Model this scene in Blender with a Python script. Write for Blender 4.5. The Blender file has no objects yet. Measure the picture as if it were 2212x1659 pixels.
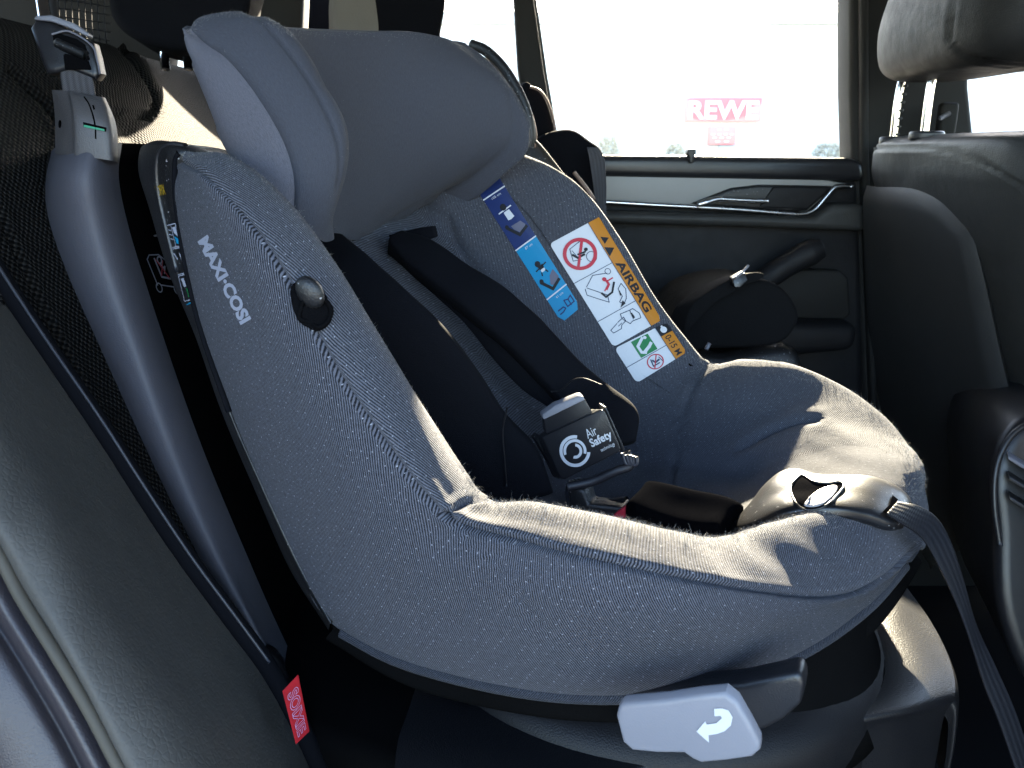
import bpy, bmesh, math, random
import numpy as np
from mathutils import Vector, Matrix
from mathutils.bvhtree import BVHTree
random.seed(7); rng = np.random.RandomState(7)
SC = bpy.context.scene
COL = SC.collection

# ------------------------------------------------------------------ camera, sky, sun, exposure
FP, CX, CY = 1736.0, 1106.0, 829.5
CAMZ = 1.2
PITCH = math.radians(16)
cd = bpy.data.cameras.new('camera'); cam = bpy.data.objects.new('camera', cd); COL.objects.link(cam)
cam.location = (0, 0, CAMZ); cam.rotation_euler = (math.radians(90) - PITCH, 0, 0)
cd.sensor_width = 36; cd.lens = 36 * FP / 2212; cd.clip_start = 0.02; cd.clip_end = 1500
cd.dof.use_dof = True; cd.dof.focus_distance = 0.66; cd.dof.aperture_fstop = 18
SC.camera = cam

SUNV = Vector((0.22, 1.0, 0.47)).normalized()          # towards the sun
elev = math.asin(SUNV.z); azim = math.atan2(SUNV.x, SUNV.y)
w = bpy.data.worlds.new('World'); SC.world = w; w.use_nodes = True
nt = w.node_tree; nt.nodes.clear()
sky = nt.nodes.new('ShaderNodeTexSky'); sky.sky_type = 'NISHITA'; sky.sun_disc = False
sky.sun_elevation = elev; sky.sun_rotation = azim
bg = nt.nodes.new('ShaderNodeBackground'); bg.inputs[1].default_value = 0.095
wo = nt.nodes.new('ShaderNodeOutputWorld')
nt.links.new(sky.outputs[0], bg.inputs[0]); nt.links.new(bg.outputs[0], wo.inputs[0])
sd = bpy.data.lights.new('sun', 'SUN'); sun = bpy.data.objects.new('sun', sd); COL.objects.link(sun)
sd.energy = 5.0; sd.angle = math.radians(0.8); sd.color = (1.0, 0.86, 0.64)
sun.rotation_euler = SUNV.to_track_quat('Z', 'Y').to_euler()
SC.view_settings.view_transform = 'Standard'; SC.view_settings.look = 'None'
SC.view_settings.gamma = 1; SC.view_settings.use_curve_mapping = False
SC.view_settings.exposure = 3.85
SC.cycles.max_bounces = 8; SC.cycles.diffuse_bounces = 5; SC.cycles.transparent_max_bounces = 12
SC.cycles.use_denoising = True
SC.cycles.sample_clamp_indirect = 6

# ------------------------------------------------------------------ measuring helpers
CAM = np.array([0, 0, CAMZ])
RX = np.array([1, 0, 0.]); UX = np.array([0, math.sin(PITCH), math.cos(PITCH)]); DX = np.array([0, math.cos(PITCH), -math.sin(PITCH)])
AN = math.radians(27)
FV = np.array([math.cos(AN), -math.sin(AN), 0]); LV = np.array([math.sin(AN), math.cos(AN), 0]); LO = 0.606
ZV = np.array([0, 0, 1.])
def ray(u, v): return (u - CX) / FP * RX - (v - CY) / FP * UX + DX
def PD(u, v, d): return CAM + ray(u, v) * d
def PL(u, v, l):                      # point of the child seat at sideways distance l from its middle plane
    r = ray(u, v); return CAM + r * ((l + LO) / (r @ LV))
def HP(u, v, n, c):                   # point on the plane n.p = c
    n = np.array(n, float); r = ray(u, v); return CAM + r * ((c - n @ CAM) / (r @ n))
def PY(u, v, y): return HP(u, v, (0, 1, 0), y)
def LOC(f, l, z): return CAM + f * FV + (l + LO) * LV + z * ZV     # child-seat coordinates
def px(P):
    q = np.asarray(P) - CAM; d = q @ DX
    return np.stack([CX + (q @ RX) / d * FP, CY - (q @ UX) / d * FP], -1)

# ------------------------------------------------------------------ materials
def nodes(name):
    m = bpy.data.materials.new(name); m.use_nodes = True; t = m.node_tree; t.nodes.clear()
    o = t.nodes.new('ShaderNodeOutputMaterial'); b = t.nodes.new('ShaderNodeBsdfPrincipled')
    t.links.new(b.outputs[0], o.inputs[0]); return m, t, b
class NB:
    def __init__(s, t): s.t = t
    def n(s, typ, **k):
        x = s.t.nodes.new('ShaderNode' + typ)
        for a, b in k.items(): setattr(x, a, b)
        return x
    def l(s, a, b): s.t.links.new(a, b)
    def m(s, op, a, b=None, c=None):
        x = s.n('Math', operation=op)
        for i, q in enumerate((a, b, c)):
            if q is None: continue
            if isinstance(q, (int, float)): x.inputs[i].default_value = q
            else: s.l(q, x.inputs[i])
        return x.outputs[0]
    def noise(s, vec, scale, detail=2, rough=.5, out=0):
        x = s.n('TexNoise'); x.inputs['Scale'].default_value = scale; x.inputs['Detail'].default_value = detail; x.inputs['Roughness'].default_value = rough
        if vec is not None: s.l(vec, x.inputs['Vector'])
        return x.outputs[out]
    def mix(s, f, a, b):
        x = s.n('Mix', data_type='RGBA')
        for i, q in ((0, f), (6, a), (7, b)):
            if isinstance(q, (int, float)): x.inputs[i].default_value = q
            elif isinstance(q, tuple): x.inputs[i].default_value = (*q, 1)
            else: s.l(q, x.inputs[i])
        return x.outputs[2]
    def bump(s, h, dist, strength=1.0, prev=None):
        x = s.n('Bump'); x.inputs['Strength'].default_value = strength; x.inputs['Distance'].default_value = dist
        s.l(h, x.inputs['Height'])
        if prev is not None: s.l(prev, x.inputs['Normal'])
        return x.outputs[0]

def plastic(name, col, rough=.4, grain=0.00008, gscale=900, spec=.5, coat=0, var=.25, metal=0, dust=0.0):
    m, t, b = nodes(name); N = NB(t)
    g = N.n('NewGeometry').outputs['Position']
    big = N.noise(g, 9, 4, .6); fine = N.noise(g, gscale, 2)
    c = N.mix(N.m('MULTIPLY', big, var), tuple(col), tuple(min(1, x * 2.2 + .004) for x in col))
    if dust:
        sp = N.noise(g, 420, 1); mk = N.m('MULTIPLY', N.m('GREATER_THAN', sp, .735), dust)
        c = N.mix(mk, c, (.45, .45, .47))
    N.l(c, b.inputs['Base Color'])
    N.l(N.m('ADD', N.m('MULTIPLY', N.m('SUBTRACT', big, .5), .22), rough), b.inputs['Roughness'])
    b.inputs['Specular IOR Level'].default_value = spec; b.inputs['Metallic'].default_value = metal
    b.inputs['Coat Weight'].default_value = coat; b.inputs['Coat Roughness'].default_value = .15
    N.l(N.bump(fine, grain * 10, .5), b.inputs['Normal'])
    return m

def leather(name, col, rough=.5, scale=260, bump=.0006, spec=.5):
    m, t, b = nodes(name); N = NB(t); b.inputs['Specular IOR Level'].default_value = spec
    g = N.n('NewGeometry').outputs['Position']
    v = N.n('TexVoronoi', feature='DISTANCE_TO_EDGE'); v.inputs['Scale'].default_value = scale; N.l(g, v.inputs['Vector'])
    h = N.m('MINIMUM', v.outputs['Distance'], .25)
    big = N.noise(g, 7, 4, .6); mid = N.noise(g, 45, 3)
    N.l(N.mix(N.m('MULTIPLY', big, .5), tuple(col), tuple(x * 1.7 for x in col)), b.inputs['Base Color'])
    N.l(N.m('ADD', N.m('MULTIPLY', mid, .2), rough - .1), b.inputs['Roughness'])
    n1 = N.bump(mid, .0025, .35)
    N.l(N.bump(h, bump, .8, n1), b.inputs['Normal'])
    return m

def denim(name, dark, light, pitch=.0014, rot=0.0, heather=.25, dots=1.0, sheen=.035, contrast=1.0):
    """woven twill: light ribs on a dark ground, a staggered grid of small pale dots, heathered yarn"""
    m, t, b = nodes(name); N = NB(t)
    uv = N.n('UVMap'); uv.uv_map = 'UVMap'
    mp = N.n('Mapping'); mp.inputs['Rotation'].default_value = (0, 0, rot); N.l(uv.outputs[0], mp.inputs[0]); vec = mp.outputs[0]
    sx = N.n('SeparateXYZ'); N.l(vec, sx.inputs[0])
    wob = N.noise(vec, 60, 2); fine = N.noise(vec, 1500, 2); 
    x = N.m('ADD', sx.outputs[0], N.m('MULTIPLY', N.m('SUBTRACT', wob, .5), .0012))
    st = N.m('SINE', N.m('MULTIPLY', x, 2 * math.pi / pitch))
    st = N.m('ADD', N.m('MULTIPLY', st, .5), .5)
    tw = N.m('SINE', N.m('MULTIPLY', N.m('ADD', sx.outputs[1], N.m('MULTIPLY', sx.outputs[0], .6)), 2 * math.pi / .0021))
    st2 = N.m('ADD', N.m('MULTIPLY', st, 1 - .10), N.m('MULTIPLY', N.m('ADD', N.m('MULTIPLY', tw, .5), .5), .10))
    st2 = N.m('ADD', st2, N.m('MULTIPLY', N.m('SUBTRACT', fine, .5), .55)); st2 = N.m('ADD', st2, N.m('MULTIPLY', N.m('SUBTRACT', N.noise(vec, 330, 3, .6), .5), .9)); 
    cl = N.n('Clamp'); N.l(N.m('ADD', N.m('MULTIPLY', N.m('SUBTRACT', st2, .5), contrast), .5), cl.inputs[0])
    col = N.mix(cl.outputs[0], dark, light)
    he = N.noise(vec, 900, 3, .7); hm = N.m('MULTIPLY', N.m('GREATER_THAN', he, .60), heather)
    col = N.mix(hm, col, (.17, .18, .22))
    big = N.noise(vec, 22, 3, .6)
    col = N.mix(N.m('MULTIPLY', N.m('SUBTRACT', big, .35), .35), col, tuple(.5 * (a + c) * .6 for a, c in zip(dark, light)))
    if dots:
        pd = .0082
        row = N.m('FLOOR', N.m('DIVIDE', sx.outputs[1], pd * .5))
        off = N.m('MULTIPLY', N.m('MODULO', N.m('ABSOLUTE', row), 2), .5)
        fx = N.m('SUBTRACT', N.m('FRACT', N.m('ADD', N.m('ADD', N.m('DIVIDE', sx.outputs[0], pd), off), N.m('MULTIPLY', wob, .12))), .5)
        fy = N.m('SUBTRACT', N.m('FRACT', N.m('DIVIDE', sx.outputs[1], pd * .5)), .5)
        d = N.m('SQRT', N.m('ADD', N.m('POWER', fx, 2), N.m('POWER', N.m('MULTIPLY', fy, .5), 2)))
        dm = N.m('MULTIPLY', N.m('LESS_THAN', d, .052), N.m('MULTIPLY', N.m('MULTIPLY', N.m('GREATER_THAN', N.noise(vec, 170, 1), .50), N.noise(vec, 350, 1)), dots * 1.5))
        col = N.mix(dm, col, (.24, .25, .29))
    N.l(col, b.inputs['Base Color'])
    b.inputs['Roughness'].default_value = .88; b.inputs['Specular IOR Level'].default_value = .25
    b.inputs['Sheen Weight'].default_value = sheen; b.inputs['Sheen Roughness'].default_value = .45
    n1 = N.bump(N.noise(vec, 38, 3, .5), .003, .25)
    N.l(N.bump(st2, .0006, .6, n1), b.inputs['Normal'])
    return m

def knit(name, a, c, scale=1.0, sheen=.03, spec=.2):
    m, t, b = nodes(name); N = NB(t)
    uv = N.n('UVMap'); uv.uv_map = 'UVMap'; vec = uv.outputs[0]
    mp = N.n('Mapping'); mp.inputs['Scale'].default_value = (1, 5, 1); N.l(vec, mp.inputs[0])
    st = N.noise(mp.outputs[0], 260 * scale, 3, .65); fine = N.noise(vec, 1400, 2); big = N.noise(vec, 14, 3)
    f = N.m('ADD', N.m('MULTIPLY', N.m('SUBTRACT', st, .5), 1.3), N.m('ADD', .5, N.m('MULTIPLY', N.m('SUBTRACT', fine, .5), 1.0)))
    cl = N.n('Clamp'); N.l(f, cl.inputs[0])
    col = N.mix(cl.outputs[0], a, c)
    col = N.mix(N.m('MULTIPLY', big, .3), col, tuple(x * .75 for x in a))
    N.l(col, b.inputs['Base Color']); b.inputs['Roughness'].default_value = .9; b.inputs['Specular IOR Level'].default_value = spec
    b.inputs['Sheen Weight'].default_value = sheen; b.inputs['Sheen Roughness'].default_value = .4
    n1 = N.bump(big, .006, .3)
    N.l(N.bump(f, .0005, .5, n1), b.inputs['Normal'])
    return m

def meshcloth(name, base, hi, pitch=.0030):
    m, t, b = nodes(name); N = NB(t)
    uv = N.n('UVMap'); uv.uv_map = 'UVMap'
    s = N.n('SeparateXYZ'); N.l(uv.outputs[0], s.inputs[0])
    k = 2 * math.pi / pitch
    w = N.m('MULTIPLY', N.m('SUBTRACT', N.noise(uv.outputs[0], 90, 1), .5), .0008)
    a = N.m('SINE', N.m('MULTIPLY', N.m('ADD', s.outputs[0], w), k)); c = N.m('SINE', N.m('MULTIPLY', N.m('ADD', s.outputs[1], w), k))
    h = N.m('ADD', N.m('MULTIPLY', N.m('MULTIPLY', a, c), .5), .5)
    fine = N.noise(uv.outputs[0], 1600, 2)
    h2 = N.m('POWER', h, 1.7)
    col = N.mix(N.m('MULTIPLY', h2, N.m('ADD', .5, fine)), base, hi)
    N.l(col, b.inputs['Base Color']); b.inputs['Roughness'].default_value = .8; b.inputs['Specular IOR Level'].default_value = .08
    N.l(N.bump(h2, .0030, 1.0), b.inputs['Normal'])
    return m

def webbing(name, col=(.018, .019, .023), spec=.5):
    m, t, b = nodes(name); N = NB(t); b.inputs['Specular IOR Level'].default_value = spec
    uv = N.n('UVMap'); uv.uv_map = 'UVMap'
    s = N.n('SeparateXYZ'); N.l(uv.outputs[0], s.inputs[0])
    a = N.m('SINE', N.m('MULTIPLY', s.outputs[0], 2 * math.pi / .0052)); c = N.m('SINE', N.m('MULTIPLY', N.m('ADD', s.outputs[1], N.m('MULTIPLY', s.outputs[0], .8)), 2 * math.pi / .0016))
    h = N.m('ADD', N.m('MULTIPLY', N.m('ADD', a, c), .25), .5)
    N.l(N.mix(h, col, tuple(x * 2.6 for x in col)), b.inputs['Base Color']); b.inputs['Roughness'].default_value = .5
    N.l(N.bump(h, .0007, .8), b.inputs['Normal'])
    return m

def flat(name, col, rough=.6, spec=.3):
    m, t, b = nodes(name); N = NB(t)
    g = N.n('NewGeometry').outputs['Position']
    n = N.noise(g, 300, 2)
    N.l(N.mix(N.m('MULTIPLY', n, .25), tuple(col), tuple(x * .8 for x in col)), b.inputs['Base Color'])
    b.inputs['Roughness'].default_value = rough; b.inputs['Specular IOR Level'].default_value = spec
    return m

M = {}
M['cover'] = denim('striped_denim', (.0022, .0028, .0052), (.078, .082, .104), pitch=.00175, contrast=1.9, heather=.16)
M['cover_roll'] = denim('striped_denim_roll', (.0058, .0070, .0108), (.088, .092, .114), pitch=.00165, rot=math.radians(18), contrast=1.5, heather=.18)
M['cover_in'] = denim('inner_denim', (.0155, .017, .0235), (.070, .074, .091), pitch=.0014, contrast=1.1, heather=.10, dots=.7)
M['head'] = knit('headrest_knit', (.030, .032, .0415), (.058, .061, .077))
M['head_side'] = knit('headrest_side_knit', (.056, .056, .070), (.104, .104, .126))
M['deep'] = plastic('matt_black_plastic', (.0028, .0028, .003), .75, spec=0)
M['pad'] = knit('black_strap_fabric', (.0028, .003, .004), (.0085, .009, .0118), sheen=.004, spec=.03)
M['black'] = plastic('black_plastic', (.006, .006, .007), .42, dust=.5)
M['blackgloss'] = plastic('gloss_black_plastic', (.005, .005, .006), .30, grain=.00003, dust=.4)
M['satin'] = plastic('satin_black_plastic', (.010, .010, .012), .36, grain=.00004)
M['grey'] = plastic('grey_plastic', (.10, .10, .12), .45, grain=.00004)
M['lightgrey'] = plastic('pale_grey_plastic', (.15, .153, .18), .45, grain=.00003, var=.1)
M['arm'] = plastic('support_panel_sheen', (.058, .058, .072), .58, grain=.00006, spec=.35)  # black plastic paled and blued, sky sheen put into the base colour
M['leather'] = leather('charcoal_leather', (.042, .0395, .036), .66)
M['leather_in'] = leather('seat_leather', (.022, .022, .0215), .55, 300, spec=.35)
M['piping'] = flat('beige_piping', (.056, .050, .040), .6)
M['pipe_pink'] = flat('tan_piping', (.22, .15, .12), .5)
M['mesh'] = meshcloth('ribbed_seat_mesh', (.002, .002, .0023), (.030, .0285, .027), .0062)
M['web'] = webbing('belt_webbing', (.006, .006, .008))
M['webgrey'] = webbing('grey_belt_webbing', (.014, .014, .018))
M['strapblack'] = webbing('thin_black_webbing', (.004, .004, .0055), .15)
M['indicator'] = plastic('indicator_plastic', (.055, .052, .055), .45)
M['padleather'] = leather('black_pad_cloth', (.0045, .0045, .005), .85, spec=.08)
M['headleather'] = leather('head_restraint_leather', (.010, .010, .010), .6, 300, spec=.2)
M['seatshell'] = plastic('seat_back_shell', (.020, .020, .0205), .55, spec=.35)
M['padshaded'] = knit('shaded_strap_fabric', (.0012, .0012, .0016), (.0038, .004, .005), sheen=0, spec=0)  # strap fabric darkened for the crotch pad, its shade put into the colour
M['ring'] = plastic('turntable_plastic', (.0045, .0045, .0055), .5, spec=.22)
M['footplastic'] = plastic('base_foot_plastic', (.005, .005, .006), .36, spec=.45)
M['chrome'] = plastic('chrome', (.75, .75, .76), .12, grain=.00001, metal=1, var=.05)
M['satinmetal'] = plastic('satin_metal_trim', (.50, .50, .52), .25, grain=.00001, metal=1, var=.05)
M['trim'] = plastic('silver_grey_trim', (.20, .20, .198), .5, grain=.00002, spec=.6)
M['door'] = leather('door_lining', (.0045, .0045, .0058), .62, 320, spec=.3)
M['pillar'] = plastic('pillar_lining', (.0065, .0063, .006), .7, spec=.3)
M['roof'] = flat('roof_lining', (.035, .035, .035), .9)
M['carpet'] = flat('dark_carpet', (.006, .006, .007), .95, .1)
M['paint'] = plastic('dark_car_paint', (.03, .03, .035), .25, coat=1)
M['white'] = flat('white_label', (.46, .47, .50), .45)
M['orange'] = flat('orange_label', (.36, .135, .008), .45)
M['navy'] = flat('navy_label', (.008, .018, .085), .4)
M['cyan'] = flat('cyan_label', (.004, .17, .33), .4)
M['ink'] = flat('black_ink', (.004, .004, .006), .5)
M['inkblue'] = flat('slate_ink', (.02, .035, .07), .5)
M['inkgrey'] = flat('grey_ink', (.09, .09, .13), .5)
M['red'] = flat('red_ink', (.36, .018, .035), .5)
M['green'] = flat('green_ink', (.005, .13, .035), .5)
M['redcloth'] = flat('red_tag_cloth', (.30, .003, .008), .8)
M['pinkthread'] = flat('white_thread', (.38, .22, .36), .8)
M['logo'] = flat('printed_grey_logo', (.25, .265, .33), .7)
M['greenmark'] = flat('green_marker', (.03, .22, .12), .4)
M['yellow'] = flat('yellow_ink', (.30, .19, .015), .5)
def glass():
    m = bpy.data.materials.new('window_glass'); m.use_nodes = True; t = m.node_tree; t.nodes.clear(); N = NB(t)
    o = N.n('OutputMaterial'); tr = N.n('BsdfTransparent'); gl = N.n('BsdfGlossy'); mx = N.n('MixShader'); fr = N.n('Fresnel')
    tr.inputs[0].default_value = (.97, .98, .97, 1); gl.inputs['Roughness'].default_value = .02
    fr.inputs[0].default_value = 1.45
    N.l(N.m('MULTIPLY', fr.outputs[0], .8), mx.inputs[0]); N.l(tr.outputs[0], mx.inputs[1]); N.l(gl.outputs[0], mx.inputs[2]); N.l(mx.outputs[0], o.inputs[0])
    return m
M['glass'] = glass()

# ------------------------------------------------------------------ object helpers
def link(o, parent=None, label=None, cat=None, kind=None, group=None):
    COL.objects.link(o)
    if parent is not None: o.parent = parent; o.matrix_parent_inverse = parent.matrix_world.inverted() if False else Matrix.Translation(-parent.location)
    if label: o['label'] = label
    if cat: o['category'] = cat
    if kind: o['kind'] = kind
    if group: o['group'] = group
    return o
def thing(name, loc, label, cat, group=None):
    o = bpy.data.objects.new(name, None); o.location = loc; o.empty_display_size = .05
    return link(o, None, label, cat, None, group)
def mk(name, verts, faces, mat, parent=None, smooth=True, uvs=None, **tags):
    me = bpy.data.meshes.new(name); me.from_pydata([tuple(v) for v in verts], [], [tuple(f) for f in faces])
    me.materials.append(mat) if not isinstance(mat, list) else [me.materials.append(x) for x in mat]
    if uvs is not None:
        ul = me.uv_layers.new(name='UVMap'); li = np.zeros(len(me.loops), int); me.loops.foreach_get('vertex_index', li)
        ul.data.foreach_set('uv', np.asarray(uvs, float)[li].ravel())
    if smooth: me.polygons.foreach_set('use_smooth', [True] * len(me.polygons))
    me.update(); o = bpy.data.objects.new(name, me)
    top = parent if (parent is not None) else None
    link(o, None, **tags)
    if top is not None:
        o.parent = top; o.matrix_parent_inverse = Matrix.Translation(-(top.location))
    return o
def cr(P, k, closed=False):
    """Catmull-Rom along axis 0, k steps per segment"""
    P = np.asarray(P, float); n = len(P)
    if closed: Q = np.concatenate([P[-1:], P, P[:2]]); segs = n
    else: Q = np.concatenate([2 * P[:1] - P[1:2], P, 2 * P[-1:] - P[-2:-1]]); segs = n - 1
    out = []
    for i in range(segs):
        a, b, c, d = Q[i], Q[i + 1], Q[i + 2], Q[i + 3]
        for j in range(k):
            t = j / k
            out.append(.5 * (2 * b + (c - a) * t + (2 * a - 5 * b + 4 * c - d) * t * t + (3 * b - a - 3 * c + d) * t ** 3))
    if not closed: out.append(P[-1])
    return np.array(out)
def resample(P, n):
    """n points evenly along a smooth curve through P"""
    D = cr(P, 12); s = np.r_[0, np.cumsum(np.linalg.norm(np.diff(D, axis=0), axis=1))]
    t = np.linspace(0, s[-1], n)
    return np.stack([np.interp(t, s, D[:, i]) for i in range(D.shape[1])], -1)
def dense(P, ku, kv, cu=False, cv=False):
    A = cr(P, ku, cu); B = cr(A.swapaxes(0, 1), kv, cv).swapaxes(0, 1); return B
def normals(P, cu=False, cv=False):
    du = (np.roll(P, -1, 0) - np.roll(P, 1, 0)); dv = (np.roll(P, -1, 1) - np.roll(P, 1, 1))
    if not cu: du[0] = P[1] - P[0]; du[-1] = P[-1] - P[-2]
    if not cv: dv[:, 0] = P[:, 1] - P[:, 0]; dv[:, -1] = P[:, -1] - P[:, -2]
    n = np.cross(du, dv); return n / (np.linalg.norm(n, axis=2, keepdims=True) + 1e-12)
def arcuv(P):
    a = np.r_[[np.zeros(P.shape[1])], np.cumsum(np.linalg.norm(np.diff(P, axis=0), axis=2), 0)].mean(1)
    b = np.c_[np.zeros(P.shape[0]), np.cumsum(np.linalg.norm(np.diff(P, axis=1), axis=2), 1)]
    return np.stack([np.repeat(a[:, None], P.shape[1], 1), b], -1)
def gfaces(m, n, cu=False, cv=False, off=0):
    F = []
    for i in range(m if cu else m - 1):
        for j in range(n if cv else n - 1):
            i2 = (i + 1) % m; j2 = (j + 1) % n
            F.append((off + i * n + j, off + i2 * n + j, off + i2 * n + j2, off + i * n + j2))
    return F
def pdist(q, line):
    """pixel distance of points q to a polyline"""
    L = np.asarray(line, float); best = np.full(q.shape[:-1], 1e9)
    for a, b in zip(L[:-1], L[1:]):
        ab = b - a; t = np.clip(((q - a) @ ab) / (ab @ ab + 1e-9), 0, 1); p = a + t[..., None] * ab
        best = np.minimum(best, np.linalg.norm(q - p, axis=-1))
    return best
def camsign(P, N): return -np.sign(((P - CAM) * N).sum(-1, keepdims=True))
def vnoise(P, scale, seed=0):
    r = np.random.RandomState(seed); s = np.zeros(P.shape[:-1])
    for k in range(7):
        d = r.normal(size=3); d /= np.linalg.norm(d); s += np.sin((P @ d) * scale * (0.6 + .25 * k) + r.uniform(0, 6.3))
    return s / 7
def grooves(P, seams, cu=False, cv=False):
    N = normals(P, cu, cv); N = N * camsign(P, N); q = px(P)
    for line, wpx, dep in seams:
        L = cr(np.array(line, float), 8); d = pdist(q, L)
        g = np.exp(-(d / wpx) ** 2) * dep - np.exp(-((d - 2.6 * wpx) / (1.6 * wpx)) ** 2) * dep * .28
        P = P - N * g[..., None]
    return P
def bvh(o):
    me = o.data; return BVHTree.FromPolygons([v.co.copy() for v in me.vertices], [tuple(p.vertices) for p in me.polygons])
def tube(name, pts, r, mat, parent=None, seg=10, k=8, smooth=True, closed=False, **tags):
    C = cr(np.array(pts, float), k, closed); n = len(C)
    rr = np.full(n, r) if np.isscalar(r) else np.interp(np.linspace(0, 1, n), np.linspace(0, 1, len(r)), r)
    T = np.gradient(C, axis=0); T /= np.linalg.norm(T, axis=1, keepdims=True) + 1e-12
    up = np.array([0.13, .21, .97]); V = []
    for i in range(n):
        a = np.cross(T[i], up); a /= np.linalg.norm(a); b = np.cross(T[i], a); up = -b if (np.dot(-b, up) > 0) else b
        for j in range(seg):
            th = 2 * math.pi * j / seg; V.append(C[i] + rr[i] * (math.cos(th) * a + math.sin(th) * b))
    F = gfaces(n, seg, closed, True)
    if not closed: F += [tuple(range(seg))[::-1], tuple((n - 1) * seg + j for j in range(seg))]
    return mk(name, V, F, mat, parent, smooth, **tags)
def strap(name, L, R, t, mat, parent=None, k=8, seg=20, p=.45, wob=0, **tags):
    """padded band between two edge curves; t = half thickness, p = roundness"""
    L = cr(np.array(L, float), k); R = cr(np.array(R, float), k); n = len(L)
    C = (L + R) / 2; Wd = (R - L) / 2; T = np.gradient(C, axis=0)
    N = np.cross(T, Wd); N /= np.linalg.norm(N, axis=1, keepdims=True) + 1e-12
    N *= -np.sign(((C - CAM) * N).sum(1, keepdims=True))
    V = np.zeros((n, seg, 3)); uv = np.zeros((n, seg, 2)); s = np.r_[0, np.cumsum(np.linalg.norm(np.diff(C, axis=0), axis=1))]
    for j in range(seg):
        th = 2 * math.pi * j / seg; c, q = math.cos(th), math.sin(th)
        a = math.copysign(abs(c) ** p, c); b = math.copysign(abs(q) ** (p if p < 1 else 1), q)
        V[:, j] = C + a * Wd + b * t * N; uv[:, j, 0] = a * np.linalg.norm(Wd, axis=1); uv[:, j, 1] = s
    if wob: V = V + N[:, None, :] * (vnoise(V, 90, 3) * wob)[..., None]
    F = gfaces(n, seg, False, True); F += [tuple(range(seg)), tuple((n - 1) * seg + j for j in range(seg))[::-1]]
    return mk(name, V.reshape(-1, 3), F, mat, parent, True, uv.reshape(-1, 2), **tags)
def slab(name, pts, ext, mat, parent=None, bev=.002, seg=3, smooth=True, curve=0, **tags):
    """outline of 3D points pushed along the vector ext, edges rounded"""
    pts = np.array(pts, float)
    if curve: pts = cr(pts, curve, True)
    ext = np.array(ext, float); n = len(pts)
    bm = bmesh.new(); a = [bm.verts.new(p) for p in pts]; b = [bm.verts.new(p + ext) for p in pts]
    fa = bm.faces.new(a); fb = bm.faces.new(b[::-1])
    for i in range(n): bm.faces.new((a[i], b[i], b[(i + 1) % n], a[(i + 1) % n]))
    bmesh.ops.recalc_face_normals(bm, faces=bm.faces)
    if bev:
        E = [e for e in bm.edges if (e in fa.edges or e in fb.edges)] if (curve or n > 8) else list(bm.edges)
        bmesh.ops.bevel(bm, geom=E, offset=bev, segments=seg, profile=.5, affect='EDGES', clamp_overlap=True)
    uvl = bm.loops.layers.uv.new('UVMap'); e = ext / np.linalg.norm(ext)
    ax = np.cross(e, [0.01, .02, 1]); ax /= np.linalg.norm(ax); ay = np.cross(e, ax)
    for f in bm.faces:
        for l in f.loops: c = np.array(l.vert.co); l[uvl].uv = (c @ ax, c @ ay)
    me = bpy.data.meshes.new(name); bm.to_mesh(me); bm.free(); me.materials.append(mat)
    o = bpy.data.objects.new(name, me); link(o, None, **tags)
    if smooth:
        me.polygons.foreach_set('use_smooth', [True] * len(me.polygons))
        try: me.set_sharp_from_angle(angle=math.radians(42))
        except Exception: pass
    if parent is not None:
        o.parent = parent; o.matrix_parent_inverse = Matrix.Translation(-(parent.location))
    return o
def box(name, c, s, mat, parent=None, bev=.004, **tags):
    c = np.array(c, float); x, y, z = np.array(s, float) / 2
    return slab(name, [c + (-x, -y, -z), c + (x, -y, -z), c + (x, y, -z), c + (-x, y, -z)], (0, 0, 2 * z), mat, parent, bev, **tags)
def lens(name, grid, t, mat, parent=None, ku=4, kv=4, edge=.35, seams=(), wob=0, extra=None, ret=False, backmat=None, **tags):
    """cushion: a front sheet through the grid, swelling in the middle, and a back sheet, closed at the rim"""
    P = dense(np.array(grid, float), ku, kv); m, n = P.shape[:2]
    N = normals(P); N = N * camsign(P, N)
    i = np.linspace(-1, 1, m)[:, None]; j = np.linspace(-1, 1, n)[None]
    e = (1 - np.abs(i) ** 6) * (1 - np.abs(j) ** 6); e = np.clip(e, 0, 1) ** edge
    Fr = P + N * (t * .5 * e)[..., None]; Bk = P - N * (t * .5 * e)[..., None]
    if wob: Fr = Fr + N * (vnoise(Fr, 60, 5) * wob * e)[..., None]
    if seams: Fr = grooves(Fr, seams)
    uv = arcuv(P)
    V = np.concatenate([Fr.reshape(-1, 3), Bk.reshape(-1, 3)]); F = gfaces(m, n) + [f[::-1] for f in gfaces(m, n, off=m * n)]
    return mk(name, V, F, mat, parent, True, np.concatenate([uv.reshape(-1, 2)] * 2), **tags)

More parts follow.
